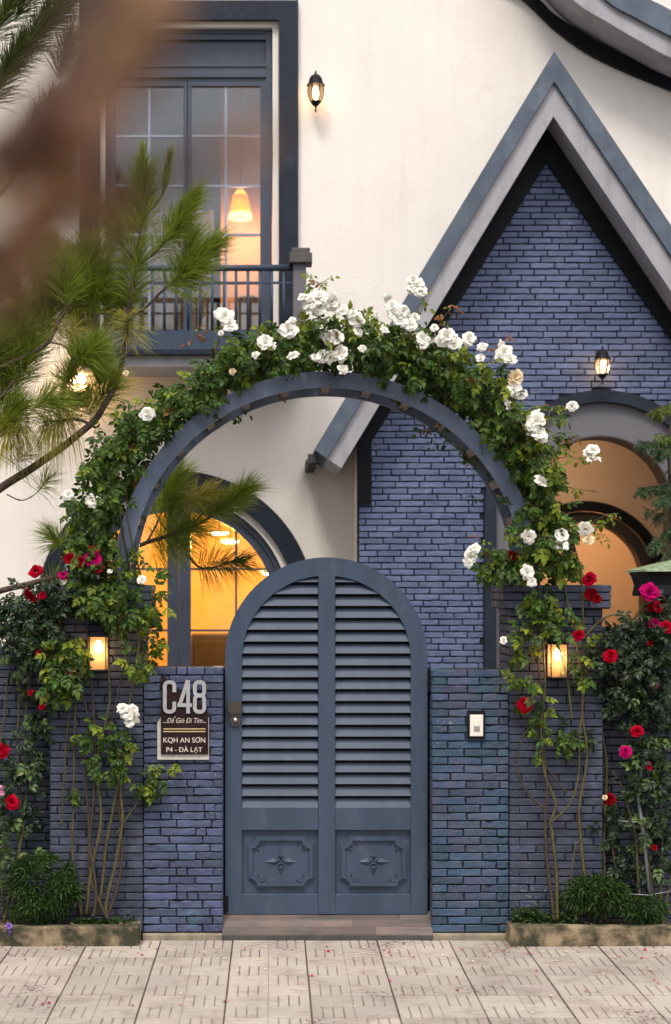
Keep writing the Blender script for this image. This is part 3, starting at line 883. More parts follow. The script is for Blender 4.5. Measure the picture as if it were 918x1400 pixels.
# openings in the cream facade
win_hole = [(wx(137), wz(474)), (wx(381), wz(474)), (wx(381), wz(30)), (wx(137), wz(30))]
acx2, acz2 = wx(241), wz(834)
RW = S(163, WY)
arch_hole = [(acx2 - RW, .5), (acx2 + RW, .5)] + ell(acx2, acz2, RW, RW, 0, math.pi, 40)
porch_hole = [(wx(585), .14), (wx(1040), .14), (wx(1040), wz(490)), (wx(585), wz(490))]
m = MB(); m.holed([(-6, -.1), (7, -.1), (7, 8.5), (-6, 8.5)], [win_hole, arch_hole, porch_hole], WY, WY + .22)
m.build('facade', M['cream_plaster'], house)

def room(name, x0, x1, y0, y1, z0, z1, wm, fm, extra=None):
    m = MB(); t = .08
    m.box(x0 - t, x0, y0, y1 + t, z0 - t, z1 + t); m.box(x1, x1 + t, y0, y1 + t, z0 - t, z1 + t)
    m.box(x0, x1, y1, y1 + t, z0 - t, z1 + t); m.box(x0, x1, y0, y1, z1, z1 + t)
    m.build(name, M[wm], house)
    m = MB(); m.box(x0, x1, y0, y1, z0 - t, z0); m.build(name + '_floor', M[fm], house)
# --- upper balcony window
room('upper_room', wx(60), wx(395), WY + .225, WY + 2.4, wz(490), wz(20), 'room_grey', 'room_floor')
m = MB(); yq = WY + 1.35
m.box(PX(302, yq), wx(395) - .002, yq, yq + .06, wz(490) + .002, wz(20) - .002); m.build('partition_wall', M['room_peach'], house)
IY = WY + .07
ux = lambda p: PX(p, IY)
uz = lambda p: PZ(p, IY)
sur = MB()
for a, c, e, f in ((110, 136.6, 478, 3), (381.4, 408, 478, 3), (136.6, 381.4, 29.5, 3)):
    sur.box(wx(a), wx(c), WY - .045, WY - .001, wz(e), wz(f))
win = sur.build('balcony_window', M['navy_trim'], house)
m = MB()
m.box(ux(142), ux(149), IY, IY + .07, uz(474), uz(37)); m.box(ux(364), ux(372), IY, IY + .07, uz(474), uz(37)); m.box(ux(149), ux(364), IY, IY + .07, uz(54), uz(37))
m.box(ux(149), ux(364), IY - .01, IY + .07, uz(106), uz(88)); m.box(ux(149), ux(364), IY + .03, IY + .05, uz(88), uz(54))
m.box(ux(149), ux(364), IY - .02, IY, uz(92), uz(89)); m.box(ux(149), ux(364), IY - .012, IY + .0, uz(46), uz(42))
m.build('window_frame', M['window_paint'], win)
for a, c in ((149, 256), (257, 364)):
    m = MB()
    sa, sb = (8, 5) if a < 200 else (5, 8)
    m.box(ux(a), ux(a + sa), IY + .008, IY + .06, uz(470), uz(106.5)); m.box(ux(c - sb), ux(c), IY + .008, IY + .06, uz(470), uz(106.5))
    m.box(ux(a + sa), ux(c - sb), IY + .008, IY + .06, uz(117), uz(106.5)); m.box(ux(a + sa), ux(c - sb), IY + .008, IY + .06, uz(470), uz(450))
    m.build('casement', M['window_paint'], win)
    xs = [a + sa, (a + sa + c - sb) / 2, c - sb]
    zs = [117, 185, 253, 320, 386, 450]
    m = MB(); m.box(ux(xs[1] - 1.6), ux(xs[1] + 1.6), IY + .02, IY + .045, uz(450), uz(117)); m.build('muntin', M['muntin_paint'], win)
    for z in zs[1:-1]:
        for i in range(2):
            m = MB(); m.box(ux(xs[i] + (1.6 if i else 0)), ux(xs[i + 1] - (0 if i else 1.6)), IY + .021, IY + .044, uz(z + 1.6), uz(z - 1.6)); m.build('muntin', M['muntin_paint'], win)
    for i in range(2):
        for z0, z1 in zip(zs, zs[1:]):
            m = MB(); m.box(ux(xs[i]), ux(xs[i + 1]), IY + .030, IY + .035, uz(z1), uz(z0)); m.build('pane', M['pane_glass'], win)
m = MB(); m.box(wx(373), wx(380.6), WY + .012, WY + .1, wz(474), wz(37)); m.box(wx(137.4), wx(143), WY + .012, WY + .1, wz(474), wz(37)); m.box(wx(137.4), wx(380.6), WY + .0125, WY + .1, wz(36.6), wz(30.4)); m.build('reveal', M['cream_plaster'], win)
# curtain and pendant lamp in the upper room
def curtain(px0, px1, py0, py1, y, label, waves):
    m = MB(); n = 60; vs = []
    for i in range(n + 1):
        t = i / n
        x = PX(px0 + (px1 - px0) * t, y); yy = y + .035 * math.sin(t * waves * 2 * math.pi) + .012 * math.sin(t * 31)
        vs += [(x, yy, PZ(py1, y)), (x + .01 * math.sin(t * 9), yy * 1.0, PZ(py0, y))]
    m.add(vs, [(2*i, 2*i+2, 2*i+3, 2*i+1) for i in range(n)], True)
    m.add([(v[0], v[1] + .004, v[2]) for v in vs], [(2*i, 2*i+1, 2*i+3, 2*i+2) for i in range(n)], True)
    o = m.build('curtain', M['curtain']); tag(o, label, 'curtain')
curtain(206, 292, 288, 485, WY + .45, 'cream curtain behind the balcony door glass below the pine tip', 5)
curtain(322, 366, 405, 485, WY + .35, 'pale gathered cloth behind the lower right balcony door panes', 3)
pc = P(329, 299, WY + .9)
pend = thing('pendant_lamp', 'glowing orange pendant lamp hanging inside the balcony window', 'lamp', pc)
m = MB(); zt_ = wz(24) + .2
m.tube([(pc.x, pc.y, pc.z + .22), (pc.x, pc.y, zt_)], .004, 6); m.build('cord', M['dark_metal'], pend)
sh = MB(); sh.lathe([(.095, .0), (.088, .04), (.075, .12), (.060, .19), (.030, .235), (.012, .245)], pc, 18); sh.lathe([(.085, .042), (.073, .12), (.058, .19)], pc, 18)
sh.build('shade', M['lamp_shade'], pend)
m = MB(); m.lathe([(.001, .06), (.022, .07), (.034, .10), (.030, .13), (.014, .17)], pc, 12); m.build('bulb', M['bulb_warm'], pend)
lamp_light('pendant_light', pc + Vector((0, 0, -.03)), 16, (1, .58, .30), .05, pend)
lamp_light('pendant_glow', pc + Vector((0, 0, .11)), 2.4, (1, .66, .26), .04, pend)
# balcony
YB = 2.55
bl = lambda p: PX(p, YB)
bh = lambda p: PZ(p, YB)
slab = MB(); slab.box(bl(95), bl(421), YB, WY - .002, bh(478), bh(452))
bal = slab.build('balcony', M['gate_paint'], house)
m = MB(); m.box(bl(93), bl(423), YB - .02, WY - .002, bh(485), bh(478.3)); m.build('slab_shadow_band', M['navy_trim'], bal)  # dark band standing in for the shadow below the slab
m = MB(); m.box(bl(97), bl(419), YB + .03, WY - .002, bh(500), bh(485.3)); m.build('slab_moulding', M['grey_plaster'], bal)
m = MB(); m.tube([(bl(118), YB + .06, bh(364)), (bl(401), YB + .06, bh(364))], .024, 10); m.build('top_rail', M['gate_paint'], bal)
m = MB(); m.box(bl(118), bl(401), YB + .05, YB + .07, bh(386), bh(383)); m.build('mid_rail', M['gate_paint'], bal)
for i in range(17):
    p = 126 + 16.4 * i
    m = MB(); m.tube([(bl(p), YB + .06, bh(452)), (bl(p), YB + .06, bh(366))], .011, 8); m.build('baluster', M['gate_paint'], bal)
for a in (101, 401):
    m = MB(); m.bbox(bl(a), bl(a + 18), YB + .005, YB + .11, bh(452), bh(360), .004); po = m.build('post', M['porch_grey'], bal)
    m = MB(); m.bbox(bl(a - 5), bl(a + 26), YB - .03, YB + .15, bh(360), bh(346), .006); m.bbox(bl(a - 2), bl(a + 23), YB - .015, YB + .13, bh(346), bh(339), .006); m.build('post_cap', M['cap_brown'], po)

# --- lower arched window
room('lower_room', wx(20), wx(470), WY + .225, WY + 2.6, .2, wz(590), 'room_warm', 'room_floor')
LY = WY + .05
lcx, lcz = PX(241, LY), PZ(834, LY)
q = lambda r: S(r, LY)
sm_ = MB(); zb0 = .42
def leg_arc(r, n=48):
    return [(acx2 + S(r, WY), zb0)] + ell(acx2, acz2, S(r, WY), S(r, WY), 0, math.pi, n) + [(acx2 - S(r, WY), zb0)]
sm_.band(leg_arc(190), leg_arc(163.5), WY - .045, WY - .001)
aw = sm_.build('arched_window', M['navy_trim'], house)
def larc(r, n=48):
    return [(lcx + q(r), zb0 + .1)] + ell(lcx, lcz, q(r), q(r), 0, math.pi, n) + [(lcx - q(r), zb0 + .1)]
for r0, r1, ya, yb in ((155, 147, .0, .09), (147, 141, .02, .09), (141, 135, .008, .07)):
    m = MB(); m.band(larc(r0), larc(r1), LY + ya, LY + yb); m.build('window_frame', M['window_paint'], aw)
m = MB(); m.band(leg_arc(163.2), leg_arc(155), WY + .004, WY + .06); m.build('reveal', M['cream_plaster'], aw)
lx = lambda p: PX(p, LY)
lz = lambda p: PZ(p, LY)
zt = lambda p: lcz + math.sqrt(max(0, q(136) ** 2 - (lx(p) - lcx) ** 2))
m = MB(); m.box(lx(229), lx(244.6), LY + .005, LY + .06, zb0 + .1, zt(232)); m.build('meeting_stile', M['window_paint'], aw)
m = MB(); m.box(lx(245.2), lx(261), LY + .005, LY + .06, zb0 + .1, zt(258)); m.build('meeting_stile', M['window_paint'], aw)
vb = [106, 167, 229, 261, 323, 376]
hz = [1010, 945, 862, 778, 700]
for p in (167, 323):
    m = MB(); m.box(lx(p - 1.5), lx(p + 1.5), LY + .02, LY + .045, zb0 + .1, zt(p)); m.build('muntin', M['window_paint'], aw)
for z in hz[1:4]:
    for a, c in ((106, 165.5), (168.5, 229), (261, 321.5), (324.5, 376)):
        if z == 778: pass
        m = MB(); m.box(lx(a), lx(c), LY + .021, LY + .044, lz(z + 1.5), lz(z - 1.5)); m.build('muntin', M['window_paint'], aw)
# panes cut to the arch
def pane(pa, pb, za, zbm):
    x0, x1 = lx(pa), lx(pb)
    top = []
    for i in range(9):
        x = x1 + (x0 - x1) * i / 8
        top.append((x, min(zbm, lcz + math.sqrt(max(0, q(138) ** 2 - (x - lcx) ** 2)) if zbm > lcz else zbm)))
    pts = [(x0, za), (x1, za)] + [p for p in top if p[1] > za + .002]
    if len(pts) < 4: return
    m = MB(); m.prism(pts, LY + .03, LY + .035); m.build('pane', M['pane_glass'], aw)
zrow = [zb0 + .1, lz(945), lz(862), lz(778), lz(690)]
for a, c in ((106, 167), (167, 229), (261, 323), (323, 376)):
    for z0, z1 in zip(zrow, zrow[1:]): pane(a, c, z0, z1)
# inside the lower room: ceiling lights, cabinet
for px, py, yy in ((300, 728, .9), (315, 740, 1.4), (372, 783, .35), (300, 775, 2.0)):
    c = P(px, py, WY + yy)
    if py > 770 and px < 350: continue
    t = thing('ceiling_light', {300: 'bright oval ceiling light seen high in the arched window glass', 315: 'smaller oval ceiling light below the first in the arched window', 372: 'small bright lamp at the right edge of the arched window'}[px], 'lamp', c)
    m = MB(); m.lathe([(.001, -.018), (.05, -.018), (.075, -.006), (.08, .004)], c, 18); m.build('diffuser', M['ceiling_disc'], t)
    m = MB(); m.lathe([(.085, -.002), (.085, .02), (.001, .02)], c, 18); m.build('housing', M['white_plastic'], t)
    m = MB(); m.tube([c + Vector((0, 0, .02)), Vector((c.x, c.y, wz(590) + .0))], .004, 6); m.build('cord', M['dark_metal'], t)
    lamp_light('disc_light', c + Vector((0, 0, -.06)), 62 if px == 300 else (40 if px == 315 else 14), (1, .60, .15), .08, t)
cb = thing('cabinet', 'dark wooden cabinet low inside the arched window', 'cabinet', P(300, 1000, WY + 2.2))
m = MB(); yb_ = WY + 2.0
m.box(PX(262, yb_), PX(420, yb_), yb_, yb_ + .5, .2, PZ(868, yb_)); m.build('body', M['dark_wood'], cb)
for a in (266, 318, 370):
    m = MB(); m.bbox(PX(a, yb_), PX(a + 47, yb_), yb_ - .02, yb_ - .001, .3, PZ(876, yb_), .006); dd = m.build('door', M['dark_wood'], cb)
    m = MB(); m.tube([(PX(a + 42, yb_), yb_ - .035, PZ(925, yb_)), (PX(a + 42, yb_), yb_ - .035, PZ(905, yb_))], .006, 6); m.build('handle', M['bronze_metal'], dd)

# --- porch: brick front with gable outline and arched opening
kx = lambda p: PX(p, BY)
kz = lambda p: PZ(p, BY)
fx = lambda p: PX(p, FY)
fz = lambda p: PZ(p, FY)
SL, SR = .603, .672        # horizontal run per unit drop of the left and right slope
apx, apz = fx(757), fz(72)
def slope_l(off, z): return apx - SL * (apz - off - z)
def slope_r(off, z): return apx + SR * (apz - off - z)
o1 = S(41, FY); o2 = S(87, FY)     # vertical offsets of the fascia lines below the apex
z_eL = fz(650); z_eR = fz(640)
def leg(offa, offb, side, ya, yb):
    f = slope_l if side < 0 else slope_r
    za_top, zb_top = apz - offa, apz - offb
    # square-cut lower end
    if side < 0:
        e0 = (fx(430), fz(615)); dirn = Vector((fx(467) - fx(430), fz(640) - fz(615)))
    else:
        e0 = (fx(1115), fz(605)); dirn = Vector((fx(1074) - fx(1115), fz(632) - fz(605)))
    def end(off):
        # intersection of the slope line with the end-cut line
        best = None
        for i in range(400):
            t = i / 200
            x = e0[0] + dirn.x * t; z = e0[1] + dirn.y * t
            dlt = abs(f(off, z) - x)
            if best is None or dlt < best[0]: best = (dlt, x, z)
        return (best[1], best[2])
    a0, b0 = end(offa), end(offb)
    pts = [(apx, za_top), a0, b0, (apx, zb_top)]
    m = MB(); m.prism(pts, ya, yb)
    return m
roof = leg(0, o1, -1, FY - .03, WY - .01)
groof = roof.build('gable_roof', M['blue_roof_edge'], house)
leg(0, o1, 1, FY - .03, WY - .01).build('roof_edge', M['blue_roof_edge'], groof)
leg(o1 + .002, o2, -1, FY, WY - .012).build('fascia', M['grey_plaster'], groof)
leg(o1 + .002, o2, 1, FY, WY - .012).build('fascia', M['grey_plaster'], groof)
# rough tile ends under the left eave
m = MB()
for i in range(9):
    t = i / 8
    p0 = Vector((fx(428) + (fx(436) - fx(428)) * 0, 0, fz(618)))
    yy = FY + .05 + t * .75
    m.box(p0.x - .035 + random.uniform(-.008, .008), p0.x + .03, yy, yy + .085, p0.z - .075 + random.uniform(-.01, .01), p0.z - .01)
m.build('tile_ends', M['shingle'], groof)
# gable brick outline
z0g = .13
gapex = apz - o2 - .02
def gl(z): return max(kx(490), apx - SL * (gapex + .02 - z) - .0)
def gr(z): return min(kx(1046), apx + SR * (gapex + .02 - z))
zl = gapex + .02 - (apx - kx(490)) / SL
zr = gapex + .02 - (kx(1046) - apx) / SR
pcx, pcz = kx(822), kz(694)
RO = S(160, BY); RG = S(144, BY); RI = S(99, BY)
outline = [(kx(490), z0g), (kx(1046), z0g), (kx(1046), zr), (apx, gapex), (kx(490), zl)]
def arch_loop(r, n=40): return [(pcx - r, z0g + .002), (pcx + r, z0g + .002)] + ell(pcx, pcz, r, r, 0, math.pi, n)
m = MB(); m.holed([(p[0], p[1]) for p in outline], [[(pcx - RO + .03, z0g + .01), (pcx + RO - .03, z0g + .01)] + ell(pcx, pcz, RO - .03, RO - .03, 0, math.pi, 40)], BY + .012, BY + .2)
bw = m.build('brick_wall', M['house_mortar'], house)
def clip(z):
    a, c = gl(z) + .004, gr(z) - .004
    if c - a < .03: return []
    w = RO if z <= pcz else (math.sqrt(RO ** 2 - (z - pcz) ** 2) if z < pcz + RO else 0)
    return [(a, pcx - w), (pcx + w, c)] if w > 0 else [(a, c)]
hb = list(courses(kx(490), kx(1046), z0g, gapex, S(8.55, BY), .178, 'third', .0080, clip))
def to_px(x, y, z): return VX + x * F / (D0 + y), VY - (z - CZ) * F / (D0 + y)
def score(bk):
    u, v = to_px(bk[0], BY, bk[1])
    if u < 495 or u > 915 or v < 195 or v > 908: return 0
    r = math.hypot((u - 447) / 291, (v - 793) / 285)
    if v < 793 and .9 < r < 1.36: return .05          # behind the rose arch
    if v > 780 and (r > .9 or u > 690): return .02
    if v > 762 and abs(u - 446) < 138 * math.sqrt(max(0, 1 - (max(0, 900 - v) / 138) ** 2)): return .01
    return bk[2] + (.3 if v < 793 else .15)
hb.sort(key=lambda b_: -score(b_))
for xc, zc, ln, h in hb[:300]:
    me, Ln, _, _ = get_brick('house_brick', ln, h, 1.7)
    inst('brick', me, (xc, BY + random.uniform(-.003, .002), zc), bw, scale=(ln / Ln, 1, 1))
mass = MB()
for xc, zc, ln, h in hb[300:]:
    _, Ln, vs, fs = get_brick('house_brick', ln, h, 1.7)
    yo = random.uniform(-.003, .002)
    mass.add([(v[0] * ln / Ln + xc, v[1] + BY + yo, v[2] + zc) for v in vs], fs)
mm = mass.build('brick_courses', M['house_brick_mass'], bw); mm['kind'] = 'stuff'
# trim under the gable and down the left corner
tw = S(27, BY)
m = MB()
m.prism([(gl(zl) - .006, zl + .01), (gl(zl) - .006, kz(690)), (gl(zl) + S(18, BY), kz(690)), (gl(zl) + S(18, BY), zl - .0 - S(2, BY)), (apx, gapex - S(44, BY)), (apx, gapex + .02)], BY - .03, BY + .013)
m.build('gable_trim', M['shaded_trim'], bw)
m = MB()
m.prism([(gr(zr), zr + .01), (apx + .0005, gapex + .02), (apx + .0005, gapex - S(44, BY)), (gr(zr) - S(18, BY), zr - S(2, BY)), (gr(zr) - S(18, BY), kz(690)), (gr(zr), kz(690))], BY - .03, BY + .013)
m.build('gable_trim', M['shaded_trim'], bw)
# porch side walls
m = MB(); m.box(kx(490) + .001, kx(490) + .12, BY + .2, WY - .002, z0g, zl - .03); m.box(kx(1046) - .12, kx(1046) - .001, BY + .2, WY - .002, z0g, zr - .03)
m.build('porch_side', M['cream_plaster'], house)
# arch trims
def strip(r): return [(pcx + r, z0g + .01)] + ell(pcx, pcz, r, r, 0, math.pi, 48) + [(pcx - r, z0g + .01)]
m = MB(); m.band(strip(RO), strip(RG), BY - .035, BY + .2); pa = m.build('porch_arch', M['navy_trim'], house)
m = MB(); m.band(strip(RG - .001), strip(RI), BY + .01, BY + .24); m.build('arch_surround', M['porch_grey'], pa)
m = MB(); m.band(strip(RI - .001), strip(RI - .012), BY + .005, BY + .26); m.build('arch_edge', M['brown_trim'], pa)
# porch room with an arcade at the back
PY1 = 4.3
room('porch_room', kx(560), kx(1180), BY + .245, PY1 + 1.6, z0g, kz(565), 'porch_plaster', 'room_floor')
ax = lambda p: PX(p, PY1)
az = lambda p: PZ(p, PY1)
def aloop(cx, r): return [(ax(cx) - S(r, PY1), z0g + .002), (ax(cx) + S(r, PY1), z0g + .002)] + ell(ax(cx), az(795), S(r, PY1), S(r, PY1), 0, math.pi, 32)
m = MB(); m.holed([(kx(560) + .002, z0g), (kx(1180) - .002, z0g), (kx(1180) - .002, kz(565) - .002), (kx(560) + .002, kz(565) - .002)], [aloop(800, 100), aloop(1004, 90)], PY1, PY1 + .18)
ar = m.build('porch_arcade', M['porch_plaster'], house)
for cx in (800, 1004):
    def st_(r): return [(ax(cx) + S(r, PY1), z0g + .01)] + ell(ax(cx), az(795), S(r, PY1), S(r, PY1), 0, math.pi, 40) + [(ax(cx) - S(r, PY1), z0g + .01)]
    k_ = 1 if cx == 800 else .93
    m = MB(); m.band(st_(110 * k_), st_(96 * k_), PY1 - .03, PY1 - .001); m.build('arch_trim', M['dark_metal'], ar)
    m = MB(); m.band(st_(95.8 * k_), st_(81 * k_), PY1 + .02, PY1 + .2); m.build('arch_trim', M['brown_trim'], ar)
# unseen ceiling lights added to give porch and hall their warm glow
for (px, yy, pw) in ((760, 3.5, 8), (790, 5.0, 24)):
    c = Vector((PX(px, yy), yy, kz(575) - (.02 if yy < 4 else .35)))
    t = thing('added_porch_light', 'unseen ceiling light added to warm the porch above the arched entrance' if yy < 4 else 'unseen ceiling light added to warm the hall behind the porch arch', 'lamp', c)
    m = MB(); m.lathe([(.001, -.03), (.07, -.028), (.10, -.01), (.105, .0)], c, 18); m.build('diffuser', M['ceiling_disc'], t)
    m = MB(); m.lathe([(.11, -.004), (.11, .015), (.001, .015)], c, 18); m.build('housing', M['white_plastic'], t)
    if yy > 4:
        m = MB(); m.tube([c + Vector((0, 0, .015)), Vector((c.x, c.y, kz(565)))], .006, 6); m.build('stem', M['dark_metal'], t)
    lamp_light('porch_glow', c + Vector((0, 0, -.1)), pw, (1, .66, .38) if yy < 4 else (1, .58, .26), .1, t)
# --- swooping eave at the top right
EY = 2.76
def curve(pts, y, n=40):
    pts = [Vector((PX(a, y), PZ(b_, y))) for a, b_ in pts]
    out = []
    for i in range(n + 1):
        t = i / n * (len(pts) - 1); k = min(int(t), len(pts) - 2); u = t - k
        p0, p1, p2, p3 = pts[max(k - 1, 0)], pts[k], pts[k + 1], pts[min(k + 2, len(pts) - 1)]
        v = .5 * ((2 * p1) + (-p0 + p2) * u + (2 * p0 - 5 * p1 + 4 * p2 - p3) * u * u + (-p0 + 3 * p1 - 3 * p2 + p3) * u ** 3)
        out.append((v.x, v.y))
    return out
low = [(690, -150), (733, -60), (784, 0), (829, 29), (868, 52), (918, 79), (1000, 112), (1120, 140)]
mid = [(745, -150), (780, -60), (826, 0), (868, 26), (918, 52), (960, 72), (1030, 98), (1140, 120)]
top = [(800, -150), (835, -60), (876, -8), (906, 10), (940, 28), (985, 48), (1050, 70), (1150, 92)]
cl, cm, ct = curve(low, EY), curve(mid, EY), curve(top, EY)
m = MB(); m.band(cm, cl, EY, WY - .002); sw = m.build('swoop_eave', M['grey_plaster'], house)
m = MB(); m.band(ct, cm, EY - .03, WY - .002); m.build('eave_edge', M['blue_roof_edge'], sw)
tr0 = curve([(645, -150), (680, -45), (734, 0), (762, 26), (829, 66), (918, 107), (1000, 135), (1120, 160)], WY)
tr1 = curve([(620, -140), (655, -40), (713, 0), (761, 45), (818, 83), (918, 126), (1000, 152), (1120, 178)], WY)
m = MB(); m.band(tr0, tr1, WY - .05, WY - .001); m.build('eave_trim', M['shaded_trim'], sw)

# ------------------------------------------------------------------ wall lanterns
def lantern(px, py, wall_y, k, label):
    c = P(px, py, wall_y - .11)
    s = S(1, wall_y - .11) * k
    t = thing('wall_lantern', label, 'lantern', (c.x, wall_y, c.z), 'black wall lanterns on the house')
    m = MB(); m.lathe([(13 * s, 9 * s), (12.5 * s, 10 * s), (9.5 * s, 14 * s), (9 * s, 18 * s), (6.5 * s, 22 * s), (2.5 * s, 24.5 * s), (1 * s, 26 * s), (1.6 * s, 27 * s), (.2 * s, 30 * s)], c, 12); m.lathe([(13 * s, 9 * s), (2 * s, 9.2 * s)], c, 12)
    m.build('roof', M['dark_metal'], t)
    prof = [(9.5 * s, 9 * s), (10.8 * s, 4 * s), (10.6 * s, -3 * s), (8.8 * s, -9 * s), (6.5 * s, -13 * s)]
    m = MB(); m.lathe(prof, c, 6, False); m.build('glass', M['lantern_glass'], t)
    for i in range(6):
        an = i * math.pi / 3
        m = MB(); m.tube([(c.x + (r + .2 * s) * math.cos(an), c.y + (r + .2 * s) * math.sin(an), c.z + z) for r, z in prof], .75 * s, 5); m.build('rib', M['dark_metal'], t)
    m = MB(); m.lathe([(7.2 * s, -12.5 * s), (7.4 * s, -14 * s), (4 * s, -18 * s), (1.2 * s, -20 * s), (1.0 * s, -24 * s), (1.6 * s, -25 * s), (.2 * s, -28 * s)], c, 12); m.lathe([(7.2 * s, -12.5 * s), (.2 * s, -12.6 * s)], c, 12)
    m.build('base_cone', M['dark_metal'], t)
    m = MB(); m.lathe([(.3 * s, -11 * s), (3 * s, -9 * s), (4.4 * s, -2 * s), (3.6 * s, 5 * s), (1.5 * s, 8 * s)], c, 12); m.build('bulb', M['bulb_lantern'], t)
    m = MB(); m.tube([(c.x, wall_y - .01, c.z + 12 * s), (c.x, wall_y - .05, c.z + 15 * s), (c.x, c.y + 8 * s, c.z + 14 * s)], 1.6 * s, 6); m.tube([(c.x, wall_y - .001, c.z + 12 * s), (c.x, wall_y - .012, c.z + 12 * s)], 5 * s, 12)
    m.build('bracket', M['dark_metal'], t)
    lamp_light('lantern_light', c + Vector((0, 0, -2 * s)), 3.2, (1, .60, .30), .03, t)
lantern(432, 126, WY, 1.0, 'black wall lantern on the cream wall beside the balcony window')
lantern(824, 500, BY, .92, 'black wall lantern on the blue brick gable above the porch arch')
c = P(106, 518, WY - .1)
t = thing('twin_wall_lamp', 'twin-bulb wall lamp glowing through the pine needles below the balcony', 'lamp', (c.x, WY, c.z))
m = MB(); m.box(c.x - .06, c.x + .06, WY - .02, WY - .001, c.z - .03, c.z + .06); m.tube([(c.x, WY - .02, c.z + .03), (c.x, WY - .1, c.z + .045)], .008, 6); m.tube([(c.x - .055, WY - .1, c.z + .045), (c.x + .055, WY - .1, c.z + .045)], .008, 6)
m.build('bracket', M['dark_metal'], t)
for s_ in (-1, 1):
    m = MB(); m.lathe([(.001, -.038), (.024, -.03), (.034, -.008), (.03, .015), (.012, .038)], (c.x + s_ * .032, WY - .1, c.z), 12); m.build('bulb', M['bulb_warm'], t)
lamp_light('twin_light', (c.x, WY - .16, c.z - .02), 3.6, (1, .55, .16), .04, t)
#SECTION3
# ------------------------------------------------------------------ foliage toolkit
def leaflet(L, W, fold=.25, curl=.25):
    m = [(0, 0, 0), (.34 * L, 0, -.02 * L), (.68 * L, 0, -.05 * L - curl * L * .1), (L, 0, -.1 * L - curl * L * .3)]
    h = fold * W * .5
    l1, l2 = (.28 * L, W * .5, h), (.64 * L, W * .42, h * .8 - curl * L * .08)
    vs = m + [l1, l2, (l1[0], -l1[1], l1[2]), (l2[0], -l2[1], l2[2])]
    fs = [(0, 1, 4), (1, 2, 5), (1, 5, 4), (2, 3, 5), (0, 6, 1), (1, 7, 2), (1, 6, 7), (2, 7, 3)]
    return np.array(vs), fs
def compound(seed, n_pairs=2):
    r = random.Random(seed)
    V, Fc = [], []
    def put(vs, fs, yaw, pitch, at, s):
        cy, sy = math.cos(yaw), math.sin(yaw); cp, sp_ = math.cos(pitch), math.sin(pitch)
        M3 = np.array([[cy, -sy, 0], [sy, cy, 0], [0, 0, 1]]) @ np.array([[cp, 0, sp_], [0, 1, 0], [-sp_, 0, cp]])
        b = len(V)
        for v in vs: V.append(tuple(M3 @ (v * s) + np.array(at)))
        for f in fs: Fc.append(tuple(i + b for i in f))
    dr = r.uniform(.1, .35)
    pos = lambda t: (t, 0, -dr * t * t)
    for i in range(n_pairs):
        t = .22 + .30 * i
        for s in (-1, 1):
            lv, lf = leaflet(.42, .24, r.uniform(.1, .4), r.uniform(0, .7))
            put(lv, lf, s * r.uniform(.85, 1.25), r.uniform(-.15, .5), pos(t), r.uniform(.82, 1.05))
    lv, lf = leaflet(.46, .27, r.uniform(.1, .4), r.uniform(0, .7))
    put(lv, lf, r.uniform(-.2, .2), .15 + dr, pos(.6), 1.05)
    b = len(V); V += [(0, .012, 0), (0, -.012, 0), (.62, .006, -dr * .38), (.62, -.006, -dr * .38)]; Fc.append((b, b + 1, b + 3, b + 2))
    return np.array(V), Fc
LEAF_T = [compound(i, 2) for i in range(5)]
YLEAF_T = [compound(50 + i, 1) for i in range(3)]
def leaf_basis(axis, normal):
    a = axis.normalized(); n = normal - a * normal.dot(a)
    if n.length < 1e-3: n = Vector((0, -1, .2)) - a * a.dot(Vector((0, -1, .2)))
    n.normalize(); b = n.cross(a)
    return Matrix((a, b, n)).transposed()
MESHCACHE = {}
def tmesh(key, T, mname):
    if key not in MESHCACHE:
        me = bpy.data.meshes.new(key[0]); me.from_pydata(T[0].tolist(), [], T[1]); me.materials.append(M[mname]); me.update()
        MESHCACHE[key] = me
    return MESHCACHE[key]
class Foliage:
    def __init__(s): s.items = []     # (loc, mat3 scaled, template list id, variant, material)
    def put(s, loc, axis, normal, size, mname, tl='L'):
        T = LEAF_T if tl == 'L' else YLEAF_T
        s.items.append((Vector(loc), leaf_basis(axis, normal) * size, tl, random.randrange(len(T)), mname))
    def finish(s, parent, n_parts, mass_name='foliage'):
        s.items.sort(key=lambda it: it[0].y + random.uniform(-.03, .03))
        for loc, m3, tl, k, mn in s.items[:n_parts]:
            T = (LEAF_T if tl == 'L' else YLEAF_T)[k]
            inst('leaf', tmesh(('leaf', tl, k, mn), T, mn), loc, parent, mat3=m3)
        rest = s.items[n_parts:]
        for mn in sorted(set(r[4] for r in rest)):
            V, Fc, b = [], [], 0
            for loc, m3, tl, k, m2 in rest:
                if m2 != mn: continue
                T = (LEAF_T if tl == 'L' else YLEAF_T)[k]
                V.append(T[0] @ np.array(m3).T + np.array(loc)); Fc += [tuple(i + b for i in f) for f in T[1]]; b += len(T[0])
            V = np.concatenate(V)
            me = bpy.data.meshes.new(mass_name); me.from_pydata((V - V.mean(0)).tolist(), [], Fc); me.materials.append(M[mn]); me.update()
            o = inst(mass_name, me, Vector(V.mean(0)), parent); o['kind'] = 'stuff'
def rv(): return Vector((random.gauss(0, 1), random.gauss(0, 1), random.gauss(0, 1)))

